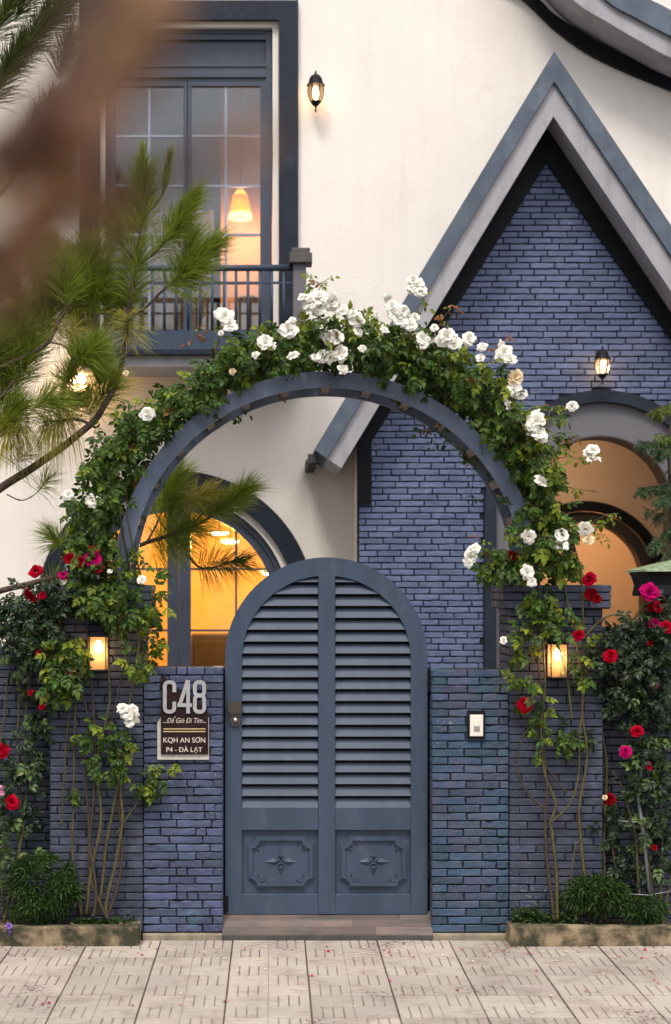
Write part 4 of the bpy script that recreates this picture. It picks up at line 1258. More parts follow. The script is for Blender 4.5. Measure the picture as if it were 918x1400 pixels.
# rose blooms
def bloom(seed, layers, ruffle):
    r = random.Random(seed)
    V, Fc = [], []
    for k, (n, rad, tilt, size) in enumerate(layers):
        ph = r.uniform(0, 6.28)
        for i in range(n):
            an = ph + 6.283 * i / n + r.uniform(-.2, .2)
            ti = tilt + r.uniform(-.12, .12); sz = size * r.uniform(.85, 1.15)
            ca, sa = math.cos(an), math.sin(an)
            b = len(V)
            for u in range(3):
                for w in range(-1, 2):
                    t = u / 2
                    wid = (.28, .62, .50)[u] * sz * (1 - .0 * abs(w))
                    lx_, out = w * wid * .72, t * sz
                    ang = ti * (t ** .6) 
                    rr_ = rad * .5 + out * math.sin(ang) - (.06 * sz if w else 0) * (1 if u else 0) - (abs(w) * .10 * sz)
                    h_ = out * math.cos(ang) + (abs(w) * .08 * sz) + r.uniform(-1, 1) * ruffle * sz * t - (.1 * sz if (u == 2 and w) else 0)
                    V.append((ca * rr_ - sa * lx_, sa * rr_ + ca * lx_, h_))
            for u in range(2):
                for w in range(2):
                    q_ = b + u * 3 + w
                    Fc.append((q_, q_ + 1, q_ + 4, q_ + 3))
    V = np.array(V); V[:, 2] -= .25
    V /= np.abs(V[:, :2]).max() * 2.0      # diameter 1
    return V, Fc
WL = [(4, .02, .25, .27), (6, .08, .5, .34), (7, .16, .85, .40), (8, .24, 1.2, .44), (9, .30, 1.55, .47)]
RL = [(5, .03, .3, .25), (7, .10, .55, .29), (9, .18, .85, .32), (11, .26, 1.15, .34), (12, .32, 1.45, .36)]
WB = [bloom(i, WL, .20) for i in range(5)]
RB = [bloom(20 + i, RL, .16) for i in range(4)]
def bmesh_of(kind, k, mn):
    key = ('bloom', kind, k, mn)
    if key not in MESHCACHE:
        T = (WB if kind == 'w' else RB)[k]
        me = bpy.data.meshes.new('rose_bloom'); me.from_pydata(T[0].tolist(), [], T[1]); me.materials.append(M[mn])
        me.polygons.foreach_set('use_smooth', [True] * len(me.polygons)); me.update()
        MESHCACHE[key] = me
    return MESHCACHE[key]
def put_bloom(parent, px, py, dia, y, kind, mn, up=.45, jitter=.35):
    loc = P(px, py, y)
    n = (Vector((0, -1, up)) + rv() * jitter).normalized()
    a = n.orthogonal().normalized(); a = Matrix.Rotation(random.uniform(0, 6.28), 3, n) @ a
    m3 = Matrix((a, n.cross(a), n)).transposed() * (S(dia, y))
    k = random.randrange(5 if kind == 'w' else 4)
    o = inst('rose_bloom', bmesh_of(kind, k, mn), loc, parent, mat3=m3)
    return o
def cane(parent, pts, r0, r1, mn, name='cane', n=6):
    # pts (px, py, y) smoothed
    w = [P(a, b_, c_) for a, b_, c_ in pts]
    out = []
    for i in range(len(w) - 1):
        p0, p1, p2, p3 = w[max(i - 1, 0)], w[i], w[i + 1], w[min(i + 2, len(w) - 1)]
        for u_ in range(6):
            u = u_ / 6
            out.append(.5 * ((2 * p1) + (-p0 + p2) * u + (2 * p0 - 5 * p1 + 4 * p2 - p3) * u * u + (-p0 + 3 * p1 - 3 * p2 + p3) * u ** 3))
    out.append(w[-1])
    k = len(out)
    m = MB(); m.tube([p + Vector((noise.noise(p * 6) * .006, noise.noise(p * 6 + Vector((5, 0, 0))) * .004, 0)) for p in out], [r0 + (r1 - r0) * i / (k - 1) + (.0012 if i % 5 == 0 else 0) for i in range(k)], n)
    return m.build(name, M[mn], parent)

# ------------------------------------------------------------------ white climbing roses over the arch
OLX, OLZ = PX(447, 0), PZ(793, 0)
def arch_foliage(fol, a0, a1, n, outer, stuff_y=(-.20, .46)):
    for _ in range(n):
        an = random.uniform(a0, a1)
        deg = math.degrees(an)
        ro = outer(deg)
        t = random.random() ** .75
        r_in = 296 + 9 * math.sin(deg * .55) + 6 * math.sin(deg * .23 + 1)
        rp = r_in + (ro - r_in) * t * (.86 + .2 * noise.noise(Vector((deg * .09, 3.1, 0))) + .05 * random.random())
        # less foliage at the front-low edge so the ring stays visible
        y = random.uniform(*stuff_y)
        if y > .02 and rp < 300: rp -= 8
        x = OLX + S(rp, 0) * math.cos(an); z = OLZ + S(rp, 0) * math.sin(an)
        rad = Vector((math.cos(an), 0, math.sin(an)))
        edge = (rp - 285) / max(20, ro - 285)
        axis = rad * (.55 * edge) + Vector((0, -.45 if y < .2 else .2, -.55)) + rv() * .42
        nrm = Vector((0, -.75, .65)) + rv() * .45
        mn = 'rose_leaf'
        if edge > .6 and random.random() < (.42 if deg < 112 else .18): mn = 'rose_leaf_young'  # young growth, share raised along the outer edge to paint in top-lit brightness
        elif random.random() < (.10 if deg < 112 else .06): mn = 'rose_leaf_young'
        elif random.random() < .012: mn = 'rose_leaf_rust'
        fol.put((x, y, z), axis, nrm, random.uniform(.075, .118), mn)
def clump(fol, px, py, rx, ry, n, y, dy=.06, mn='rose_leaf', young=.15, size=(.072, .112), droop=.5, rust=0.0):
    for _ in range(n):
        while True:
            u, v = random.uniform(-1, 1), random.uniform(-1, 1)
            if u * u + v * v < 1 and (u * u + v * v < .55 or random.random() < .6): break
        yy = y + random.uniform(-dy, dy)
        loc = P(px + u * rx, py + v * ry, yy)
        axis = Vector((u * .6, -.35, -droop - v * .15)) + rv() * .45
        nrm = Vector((0, -.75, .6)) + rv() * .45
        m_ = mn
        q_ = random.random()
        if q_ < young: m_ = mn + '_young'
        elif q_ < young + rust: m_ = 'rose_leaf_rust'
        fol.put(loc, axis, nrm, random.uniform(*size), m_)
def sprig(fol, parent, pts, n, y, mn='rose_leaf_young', size=(.05, .085), r=.0025, rust=.15):
    w = [(a, b_, y) for a, b_ in pts]
    cane(parent, w, r, r * .5, 'cane', 'twig', 5)
    for i in range(n):
        t = (i + .5) / n * (len(pts) - 1); k = int(t); u = t - k
        a = pts[k][0] + (pts[k + 1][0] - pts[k][0]) * u; b_ = pts[k][1] + (pts[k + 1][1] - pts[k][1]) * u
        side = 1 if i % 2 else -1
        fol.put(P(a, b_, y), Vector((side * .6, -.3, -.25)) + rv() * .35, Vector((0, -.7, .7)) + rv() * .4, random.uniform(*size), 'rose_leaf_rust' if random.random() < rust else mn, 'Y' if random.random() < .6 else 'L')

def out_left(d):   # outline radius (photo px) by angle, 180 = left
    return np.interp(d, [88, 100, 112, 125, 140, 152, 165, 178, 190], [362, 360, 352, 342, 354, 364, 364, 346, 322])
def out_right(d):
    return np.interp(d, [-8, 5, 15, 25, 35, 48, 60, 72, 85, 92], [338, 338, 336, 346, 356, 368, 370, 364, 360, 362])

lrose = thing('climbing_rose', 'white climbing rose over the left half of the arch with canes on the left pillar', 'rose', P(135, 1258, -.08), 'climbing roses over the arch')
fol = Foliage()
arch_foliage(fol, R(91), R(188), 1650, out_left)
clump(fol, 162, 785, 38, 36, 70, -.10, .08)
clump(fol, 175, 832, 30, 24, 50, -.10, .06)
clump(fol, 205, 815, 16, 50, 34, .05, .12, young=.3)
clump(fol, 212, 885, 10, 22, 12, .02, .05, young=.3)
clump(fol, 186, 908, 20, 14, 22, -.10, .04, young=.2)
clump(fol, 90, 905, 28, 34, 70, -.12, .05, young=.16, rust=.03)
clump(fol, 82, 930, 22, 26, 36, -.11, .05)
clump(fol, 104, 888, 16, 14, 14, -.13, .03, young=.8, rust=.1)
clump(fol, 128, 1000, 18, 18, 22, -.10, .04, young=.12, size=(.065, .1))
clump(fol, 150, 1040, 24, 30, 34, -.11, .04, young=.18, size=(.06, .1))
clump(fol, 168, 1015, 16, 30, 24, -.11, .04, young=.2, size=(.06, .1))
clump(fol, 208, 1068, 18, 20, 26, -.03, .03, young=.15, size=(.06, .1))
clump(fol, 222, 1048, 14, 7, 7, -.03, .02, young=.9, size=(.05, .08))
clump(fol, 102, 1085, 10, 12, 8, -.06, .03, young=.2, size=(.05, .08))
clump(fol, 140, 640, 22, 60, 50, -.02, .12)
lcanes = [
 [(128, 1254, -.08), (132, 1215, -.07), (124, 1150, -.06), (130, 1060, -.06), (128, 960, -.05), (120, 880, -.05), (128, 800, -.06), (150, 740, -.02)],
 [(118, 1250, -.07), (126, 1190, -.06), (138, 1120, -.07), (133, 1040, -.06), (150, 960, -.05), (148, 870, -.04), (156, 800, -.05), (170, 720, .0)],
 [(148, 1256, -.08), (146, 1235, -.08), (158, 1180, -.06), (168, 1120, -.06), (164, 1050, -.05), (178, 960, -.05), (190, 880, -.04), (186, 800, -.03), (180, 730, .02)],
 [(148, 1256, -.08), (136, 1232, -.07), (124, 1195, -.06), (122, 1130, -.06), (116, 1040, -.05), (122, 985, -.05), (104, 925, -.05), (96, 900, -.06)],
 [(112, 1252, -.06), (100, 1180, -.05), (101, 1110, -.05), (102, 1020, -.05), (104, 940, -.05)],
 [(132, 1252, -.05), (140, 1215, -.05), (146, 1150, -.05), (158, 1090, -.06), (172, 1020, -.07), (176, 985, -.09)],
 [(146, 1254, -.07), (162, 1210, -.05), (167, 1150, -.05), (160, 1080, -.04), (150, 1010, -.04), (166, 930, -.04), (175, 880, -.04)],
 [(84, 1130, -.04), (88, 1060, -.04), (95, 980, -.05), (104, 930, -.05)],
 [(160, 1140, -.05), (180, 1110, -.05), (200, 1080, -.03), (215, 1060, -.03)],
 [(180, 790, .0), (170, 740, -.02), (162, 690, -.02), (150, 640, .0), (165, 580, .05)],
 [(195, 795, .02), (182, 750, -.01), (175, 710, -.02), (172, 650, -.02)],
]
for i, cp in enumerate(lcanes): cane(lrose, cp, .0105 if i < 7 else .006, .004 if i < 7 else .0025, 'cane' if i % 3 else 'cane_brown')
for px, py, d_ in ((308, 430, 24), (314, 443, 21), (393, 449, 24), (363, 466, 22), (349, 484, 12), (400, 484, 16), (424, 411, 24), (437, 404, 26), (414, 404, 15), (201, 565, 20), (127, 683, 20), (137, 685, 12), (93, 676, 15), (194, 791, 13), (168, 966, 17), (173, 972, 22), (181, 980, 20), (184, 970, 14), (176, 987, 14), (401, 436, 10), (302, 455, 8), (318, 507, 9), (150, 780, 8), (172, 510, 8)):
    put_bloom(lrose, px, py, d_ * 1.2, -.22 if py < 500 else (-.20 if py < 900 else -.15), 'w', 'white_petal' if (px + py) % 11 else 'cream_petal')
    if d_ >= 20 and py < 520: put_bloom(lrose, px + random.uniform(-11, 11), py + random.uniform(-10, 7), d_ * .85, -.19, 'w', 'white_petal')
sprig(fol, lrose, [(418, 400), (425, 385), (420, 372)], 7, -.05, rust=.5)
sprig(fol, lrose, [(430, 410), (440, 388), (452, 380)], 6, -.05, rust=.1)
sprig(fol, lrose, [(262, 470), (270, 452), (276, 440)], 4, -.02, rust=.6)
sprig(fol, lrose, [(300, 470), (300, 450), (306, 436)], 4, -.1)
sprig(fol, lrose, [(335, 545), (333, 560), (330, 572)], 3, .3, 'rose_leaf')
sprig(fol, lrose, [(378, 530), (382, 548)], 2, .3, 'rose_leaf')
fol.finish(lrose, 300)

rrose = thing('climbing_rose', 'white climbing rose over the right half of the arch with canes on the right pillar', 'rose', P(760, 1258, -.08), 'climbing roses over the arch')
fol = Foliage()
arch_foliage(fol, R(24), R(91), 1500, out_right)
arch_foliage(fol, R(2), R(24), 210, out_right)
clump(fol, 745, 720, 44, 34, 75, -.08, .1)
clump(fol, 735, 765, 50, 26, 75, -.08, .08)
clump(fol, 690, 770, 32, 22, 40, -.06, .05, young=.12, size=(.06, .1))
clump(fol, 668, 775, 28, 14, 16, -.04, .04, young=.12, size=(.06, .09))
clump(fol, 735, 840, 26, 32, 30, -.10, .05)
clump(fol, 765, 845, 20, 20, 20, -.10, .05)
clump(fol, 716, 875, 18, 30, 22, -.10, .04, young=.2)
clump(fol, 745, 830, 12, 40, 16, -.07, .04)
clump(fol, 712, 930, 20, 10, 12, -.10, .03, young=.25)
clump(fol, 732, 960, 16, 30, 20, -.08, .03, young=.25, size=(.06, .1))
clump(fol, 794, 905, 12, 30, 18, -.06, .03)
clump(fol, 768, 1010, 22, 16, 18, -.06, .03, young=.0, size=(.06, .09))
clump(fol, 738, 1010, 8, 26, 10, -.07, .03, young=.5, size=(.05, .08))
clump(fol, 762, 590, 22, 40, 18, .0, .1, young=.5, size=(.06, .1))
rcanes = [
 [(757, 1258, -.08), (755, 1230, -.07), (748, 1180, -.06), (745, 1120, -.06), (748, 1080, -.06), (744, 1020, -.06), (742, 960, -.06), (736, 900, -.06), (738, 820, -.06), (730, 740, -.02)],
 [(762, 1258, -.08), (761, 1200, -.06), (755, 1140, -.06), (752, 1125, -.06), (760, 1100, -.06), (746, 1060, -.06), (740, 1000, -.06), (745, 930, -.06), (742, 860, -.06), (748, 800, -.06)],
 [(752, 1125, -.06), (775, 1105, -.06), (790, 1070, -.06), (792, 1010, -.05), (798, 950, -.05), (790, 890, -.05), (776, 820, -.07), (760, 740, -.04), (756, 690, -.02)],
 [(744, 1105, -.06), (722, 1085, -.05), (706, 1050, -.05), (712, 1015, -.05), (730, 985, -.06)],
 [(800, 1205, -.05), (795, 1150, -.05), (792, 1105, -.05), (800, 1060, -.05), (802, 1020, -.05), (796, 960, -.05), (806, 900, -.04)],
 [(788, 1258, -.08), (784, 1235, -.07), (780, 1205, -.06), (788, 1150, -.05)],
 [(742, 1040, -.06), (760, 1065, -.05), (776, 1085, -.05)],
 [(782, 985, -.06), (776, 930, -.07), (762, 880, -.09), (748, 830, -.06)],
 [(798, 870, -.05), (796, 800, -.09), (786, 745, -.08), (782, 730, -.06)],
 [(730, 700, .1), (724, 650, .1), (715, 600, .1), (700, 560, .12)],
 [(742, 700, .15), (738, 650, .15), (742, 600, .15), (735, 560, .15)],
 [(752, 680, .05), (760, 640, .0), (748, 600, .05), (752, 560, .1)],
]
for i, cp in enumerate(rcanes): cane(rrose, cp, (.0115 if i in (0, 1, 4, 5) else .0075), .004 if i < 6 else .003, 'cane' if i % 3 else 'cane_brown')
for px, py, d_ in ((570, 388, 24), (575, 395, 20), (565, 382, 16), (437, 420, 20), (455, 412, 24), (466, 424, 18), (461, 459, 22), (450, 462, 20), (440, 486, 18), (452, 490, 18), (463, 482, 24), (470, 503, 15), (488, 437, 20), (482, 428, 13), (491, 452, 14), (497, 475, 12), (541, 425, 24), (536, 418, 18), (548, 434, 22), (560, 442, 18), (553, 425, 16), (527, 450, 12), (580, 462, 20), (578, 470, 14), (612, 458, 24), (621, 467, 20), (604, 466, 16), (641, 462, 18), (659, 472, 14), (690, 480, 22), (697, 488, 20), (684, 488, 14), (657, 488, 12), (706, 515, 22), (703, 530, 20), (712, 538, 16), (697, 553, 16), (733, 572, 24), (738, 590, 22), (728, 580, 18), (742, 598, 14), (782, 555, 15), (812, 612, 18), (812, 624, 20), (741, 655, 19), (645, 762, 20), (648, 748, 17), (640, 770, 12), (723, 734, 19), (770, 730, 20), (768, 742, 20), (800, 724, 20), (804, 736, 16), (722, 782, 20), (728, 795, 14), (690, 875, 11), (594, 447, 11), (515, 430, 9)):
    put_bloom(rrose, px, py, d_ * 1.22, -.22 if py < 700 else -.20, 'w', 'white_petal' if (px + py) % 11 else 'cream_petal')
    if d_ >= 18 and py < 620: put_bloom(rrose, px + random.uniform(-11, 11), py + random.uniform(-10, 7), d_ * .85, -.19, 'w', 'white_petal')
sprig(fol, rrose, [(575, 430), (580, 410), (572, 395)], 5, -.1)
sprig(fol, rrose, [(600, 450), (608, 432), (620, 422), (632, 420)], 7, -.05, rust=.75)
sprig(fol, rrose, [(680, 480), (690, 465), (698, 456)], 5, -.05, rust=.7)
sprig(fol, rrose, [(720, 560), (745, 556), (765, 556), (780, 556)], 8, -.08)
sprig(fol, rrose, [(760, 600), (775, 592), (795, 598)], 7, -.05, rust=.6)
sprig(fol, rrose, [(740, 640), (770, 625), (798, 628), (812, 616)], 9, -.05)
sprig(fol, rrose, [(755, 660), (785, 668), (812, 672)], 8, -.05, rust=.35)
sprig(fol, rrose, [(790, 735), (815, 712), (832, 703), (846, 702)], 9, -.05, rust=0)
sprig(fol, rrose, [(800, 740), (822, 730), (832, 738)], 4, -.05, rust=.1)
sprig(fol, rrose, [(700, 790), (680, 785), (655, 775), (648, 752)], 8, -.05, 'rose_leaf', (.06, .09), rust=.05)
sprig(fol, rrose, [(700, 765), (665, 755), (652, 730)], 7, -.05, 'rose_leaf_young', (.05, .08), rust=.2)
sprig(fol, rrose, [(700, 690), (690, 680), (676, 676)], 4, .0, 'rose_leaf', rust=.3)
sprig(fol, rrose, [(570, 580), (600, 592), (640, 615), (668, 650)], 10, .3, 'rose_leaf', (.06, .1), rust=.2)
sprig(fol, rrose, [(590, 585), (596, 600), (592, 618)], 5, .3, 'rose_leaf', (.06, .1), rust=.2)
sprig(fol, rrose, [(650, 640), (645, 670), (648, 690)], 4, .3, 'rose_leaf', (.05, .08), rust=.1)
fol.finish(rrose, 300)
for px, py, y in ((750, 878, -.09), (783, 990, -.07), (186, 938, -.06)):
    pass

# ------------------------------------------------------------------ red rose bushes by the walls
def bush(label, base, clumps, canes, blooms, seed, extra=()):
    random.seed(seed)
    t = thing('red_rose_bush', label, 'rose', P(*base), 'red rose bushes beside the gate')
    f = Foliage()
    for c in clumps: clump(f, *c[:6], dy=c[6] if len(c) > 6 else .07, mn='bush_leaf', young=c[7] if len(c) > 7 else .06, size=(.07, .105), droop=.35)
    for c in canes: cane(t, c, .009, .004, 'cane')
    for px, py, d_, mn, y in blooms: put_bloom(t, px, py, d_ * 1.2, y, 'r', mn, .35, .3)
    f.finish(t, 260)
    return t
bush('red rose bush left of the left pillar, crowned with red and magenta blooms', (30, 1262, -.04),
 [(45, 835, 46, 32, 130, -.02, .1), (85, 815, 28, 22, 60, -.06, .07), (20, 850, 30, 40, 75, .02, .08), (50, 875, 40, 24, 60, -.04, .08, .12), (40, 905, 32, 26, 36, .0, .06, .3), (55, 960, 14, 24, 20, .02, .05, .3), (50, 1000, 14, 36, 28, .02, .05, .4), (40, 1040, 22, 26, 30, .02, .05, .45), (8, 1045, 16, 40, 24, .0, .05, .1), (10, 1110, 18, 26, 26, -.02, .05, .2), (45, 1100, 9, 46, 20, .03, .05, .3), (20, 1165, 30, 14, 22, -.03, .05, .5), (8, 1180, 14, 30, 20, .0, .05, .3), (112, 775, 20, 14, 24, -.1, .05, .2)],
 [[(14, 1262, -.05), (22, 1200, -.02), (30, 1120, .04), (24, 1020, .06), (28, 940, .06), (34, 870, .04)], [(4, 1262, -.06), (22, 1185, -.02), (36, 1100, .04), (34, 1000, .06), (46, 900, .05), (70, 840, .0)], [(4, 1250, -.04), (2, 1180, .0), (-6, 1080, .04), (6, 980, .06), (16, 880, .05)], [(60, 840, -.02), (90, 800, -.08), (118, 770, -.12)]],
 [(48, 779, 18, 'red_petal', -.1), (38, 816, 22, 'red_petal', -.14), (57, 812, 13, 'red_petal', -.12), (95, 763, 14, 'red_petal', -.16), (112, 768, 16, 'red_petal', -.18), (125, 761, 24, 'magenta_petal', -.20), (134, 774, 15, 'red_petal', -.18), (127, 752, 17, 'red_petal', -.16), (86, 785, 13, 'magenta_petal', -.14), (92, 789, 8, 'magenta_petal', -.14), (54, 893, 11, 'red_petal', -.1), (41, 946, 9, 'red_petal', -.05), (57, 965, 9, 'red_petal', -.05), (2, 1025, 20, 'red_petal', -.08), (16, 1096, 19, 'red_petal', -.10), (1, 1080, 14, 'pink_petal', -.08), (100, 770, 10, 'cream_petal', -.15)], 31)
bush('red rose bush spreading over the right garden wall with magenta bloom on top', (835, 1258, -.03),
 [(872, 885, 52, 40, 170, .0, .1), (905, 860, 30, 40, 70, .0, .1), (840, 885, 30, 32, 65, -.02, .08), (890, 935, 46, 44, 115, .0, .09), (840, 935, 32, 22, 40, .0, .07), (868, 970, 38, 22, 44, .0, .07), (900, 830, 14, 20, 20, -.04, .05), (905, 985, 22, 36, 40, .0, .07, .1), (785, 1010, 20, 16, 20, -.02, .04)],
 [[(828, 1258, -.05), (826, 1150, .04), (830, 1050, .06), (822, 980, .06), (836, 920, .05), (850, 880, .03)], [(846, 1255, -.04), (840, 1170, .02), (824, 1100, .04), (814, 1045, .05), (828, 1000, .06)], [(850, 880, .0), (865, 850, -.04), (885, 820, -.08), (890, 808, -.1)], [(880, 860, .0), (900, 835, -.04), (914, 830, -.05)], [(800, 870, -.05), (826, 845, -.06), (850, 840, -.04), (870, 850, -.03)]],
 [(804, 791, 20, 'red_petal', -.16), (810, 813, 17, 'dark_red_petal', -.14), (816, 818, 12, 'dark_red_petal', -.14), (889, 806, 24, 'magenta_petal', -.14), (886, 814, 14, 'red_petal', -.13), (902, 829, 16, 'red_petal', -.12), (892, 830, 12, 'dark_red_petal', -.1), (896, 853, 15, 'magenta_petal', -.10), (912, 857, 18, 'red_petal', -.12), (790, 867, 17, 'red_petal', -.13), (834, 895, 19, 'red_petal', -.14), (717, 964, 19, 'red_petal', -.12), (895, 938, 8, 'magenta_petal', -.1), (703, 757, 16, 'dark_red_petal', -.1)], 32)
bush('red rose bush low by the right edge, tied to a grey stake', (895, 1262, -.04),
 [(890, 1040, 32, 32, 60, -.02, .07, .3), (868, 1060, 20, 20, 24, -.02, .05, .3), (900, 1090, 20, 28, 38, -.02, .06, .3), (850, 1110, 16, 20, 18, .02, .05, .2), (832, 1135, 12, 24, 14, .03, .05, .1), (905, 1140, 18, 28, 30, .0, .06, .25), (884, 1125, 14, 20, 20, -.03, .04, .5), (858, 1160, 12, 18, 12, .0, .04, .4), (895, 1180, 22, 24, 30, .0, .05, .2), (845, 1195, 16, 20, 20, .02, .05, .1)],
 [[(876, 1245, -.05), (872, 1190, -.03), (868, 1140, -.02), (858, 1100, .0), (850, 1075, .02), (838, 1055, .03)], [(903, 1262, -.06), (904, 1200, -.04), (906, 1150, -.02), (900, 1080, .0), (894, 1030, .02)], [(893, 1250, -.05), (889, 1190, -.03), (882, 1150, -.02), (886, 1090, -.01)], [(918, 1250, -.06), (912, 1230, -.05), (922, 1180, -.03)]],
 [(871, 997, 17, 'red_petal', -.12), (856, 1026, 17, 'magenta_petal', -.12), (889, 1048, 8, 'red_petal', -.1), (888, 1044, 6, 'magenta_petal', -.1), (834, 1092, 15, 'dark_red_petal', -.08), (827, 1090, 7, 'cream_petal', -.09), (896, 1158, 8, 'dark_red_petal', -.08), (890, 880, 8, 'dark_red_petal', -.1)], 33)
random.seed(77)
# stake and wires for the low bush
stake = thing('garden_stake', 'slanting grey metal stake tied to the low red rose bush', 'stake', P(891, 1262, -.07))
m = MB(); m.tube([P(868, 1062, -.05), P(880, 1140, -.055), P(892, 1262, -.07)], .0095, 8); m.build('pole', M['grey_pole'], stake)
for a, c, e, f_ in ((845, 1122, 890, 1122), (858, 1222, 918, 1218)):
    m = MB(); m.tube([P(a, c, -.08), P((a + e) / 2, c + 2, -.085), P(e, f_, -.08)], .0022, 5); m.build('tie_wire', M['wire'], stake)

# ------------------------------------------------------------------ low shrubs in the beds
def shrub(label, px, py, rx, ry, n, y, seed, dy=.09):
    r = random.Random(seed)
    base = P(px, 1262, y)
    t = thing('low_shrub', label, 'shrub', base, 'fine-leaved shrubs in the flower beds')
    V, Fc = [], []
    tips = []
    for i in range(n):
        while True:
            u, v = r.uniform(-1, 1), r.uniform(-1, 1)
            if u * u + v * v < 1: break
        d_ = math.sqrt(1 - min(1, u * u + v * v))
        lump = noise.noise(Vector((u * 2.3 + seed, v * 2.3, seed * .7)))
        if lump < -.25 and r.random() < .75: continue
        yy = y - d_ * dy * r.uniform(.3, 1) - lump * .03
        c = P(px + u * rx, py + v * ry, yy)
        tips.append(c)
        ax_ = Vector((u * .7, -.6, -v * .5 + .35)) + Vector((r.gauss(0, .3), r.gauss(0, .3), r.gauss(0, .3))); ax_.normalize()
        o1_ = ax_.orthogonal().normalized(); o2_ = ax_.cross(o1_)
        for k in range(11):
            an = k * 2.4; el = .25 + .75 * (k / 11)
            dr = (ax_ * el + (o1_ * math.cos(an) + o2_ * math.sin(an)) * (1.05 - .4 * el)).normalized()
            L_ = r.uniform(.035, .06); w_ = .0042
            s_ = dr.cross(Vector((r.gauss(0, 1), r.gauss(0, 1), r.gauss(0, 1)))).normalized() * w_
            b = len(V); o_ = c + ax_ * (k * .002)
            mid_ = o_ + dr * L_ * .5 + Vector((0, 0, .002)); tip = o_ + dr * L_ + Vector((0, 0, -.010))
            V += [tuple(o_), tuple(mid_ + s_), tuple(mid_ - s_), tuple(tip)]
            Fc += [(b, b + 1, b + 2), (b + 1, b + 3, b + 2)]
    m = MB(); m.add(V, Fc); o = m.build('foliage', M['shrub_leaf'], t); o['kind'] = 'stuff'
    for i in range(9):
        e = r.choice(tips)
        m = MB(); m.tube([base + Vector((r.uniform(-.04, .04), 0, -.01)), (base + e) / 2 + Vector((r.uniform(-.03, .03), .02, 0)), e], [.006, .004, .002], 5); m.build('stem', M['cane_brown'], t)
    return t
shrub('dense dark green shrub with tiny flowers in the left flower bed', 55, 1215, 52, 44, 520, -.04, 5, .13)
shrub('green shrub on bare stems beside the right pillar base', 812, 1224, 42, 22, 210, -.03, 6, .09)
shrub('low green shrub at the foot of the grey stake', 880, 1243, 28, 16, 100, -.05, 8, .07)
for px, py, mn in ((52, 1192, 'pink_petal'), (92, 1206, 'pink_petal'), (88, 1200, 'white_petal'), (70, 1205, 'white_petal')):
    pass
fl = thing('purple_flower', 'small purple flower drooping over the left kerb', 'flower', P(12, 1285, -.17))
for px, py in ((12, 1266), (14, 1275)): put_bloom(fl, px, py, 10, -.19, 'w', 'purple_petal')
cane(fl, [(6, 1262, -.1), (10, 1258, -.15), (12, 1268, -.185)], .0025, .0015, 'cane', 'stem', 5)
# ground cover and litter
def weeds(name, label, px0, px1, n, seed, ybot, hh=(8, 22)):
    r = random.Random(seed); V, Fc = [], []
    for i in range(n):
        px = r.uniform(px0, px1); y = r.uniform(-.09, -.02)
        h = r.uniform(*hh) / 241 * r.random()
        c = P(px, 1262, y); c.z = .085 + h
        for k in range(5):
            dr = Vector((r.gauss(0, 1), r.gauss(0, .8) - .4, r.gauss(0, .6) + .2)).normalized(); L_ = r.uniform(.012, .026)
            s_ = dr.cross(Vector((r.gauss(0, 1), r.gauss(0, 1), r.gauss(0, 1)))).normalized() * L_ * .32
            b = len(V); V += [tuple(c), tuple(c + dr * L_ * .5 + s_), tuple(c + dr * L_ * .5 - s_), tuple(c + dr * L_)]; Fc += [(b, b + 1, b + 2), (b + 1, b + 3, b + 2)]
    m = MB(); m.add(V, Fc); o = m.build(name, M['shrub_leaf']); tag(o, label, 'weeds', kind='stuff')
weeds('ground_weeds', 'small weeds on the soil of the right flower bed', 700, 790, 420, 3, 1268, (6, 34))
weeds('ground_weeds', 'small weeds on the soil of the left flower bed', 100, 185, 200, 4, 1266, (4, 14))
V, Fc = [], []
for i in range(200):
    x = random.uniform(-1.9, 2.6); y = random.choice([random.uniform(-1.6, -.2), random.uniform(-.5, -.19)]); z = .004
    a = random.uniform(0, 6.28); s_ = random.uniform(.006, .013)
    b = len(V)
    for q_ in range(5): V.append((x + s_ * math.cos(a + q_ * 1.257) * random.uniform(.6, 1), y + s_ * math.sin(a + q_ * 1.257), z + random.uniform(0, .006)))
    Fc.append((b, b + 1, b + 2, b + 3, b + 4))
half_ = len(Fc) // 2
for nm, mn, sel, lab in (('fallen_petals', 'magenta_petal', range(0, half_), 'pink rose petals scattered on the paving'), ('fallen_petals', 'cream_petal', range(half_, len(Fc)), 'pale petals and leaf bits scattered on the paving')):
    m = MB()
    for i in sel: m.add([V[q_] for q_ in Fc[i]], [(0, 1, 2, 3, 4)])
    tag(m.build(nm, M[mn]), lab, 'petals', kind='stuff')
V, Fc = [], []
dl = MB()
for i in range(160):
    px = random.choice([random.uniform(0, 188), random.uniform(700, 918)])
    c = P(px, 1262, random.uniform(-.10, -.01)); c.z = .10 + random.uniform(-.004, .012)
    d1 = Vector((random.gauss(0, 1), random.gauss(0, 1), random.gauss(0, .4))).normalized() * random.uniform(.01, .022); d2 = Vector((-d1.y, d1.x, random.uniform(-.005, .005))) * .45
    dl.add([c - d1, c + d2, c + d1, c - d2], [(0, 1, 2, 3)])
tag(dl.build('leaf_litter', M['dry_leaf']), 'dry brown leaf litter on the flower-bed soil', 'leaf litter', kind='stuff')

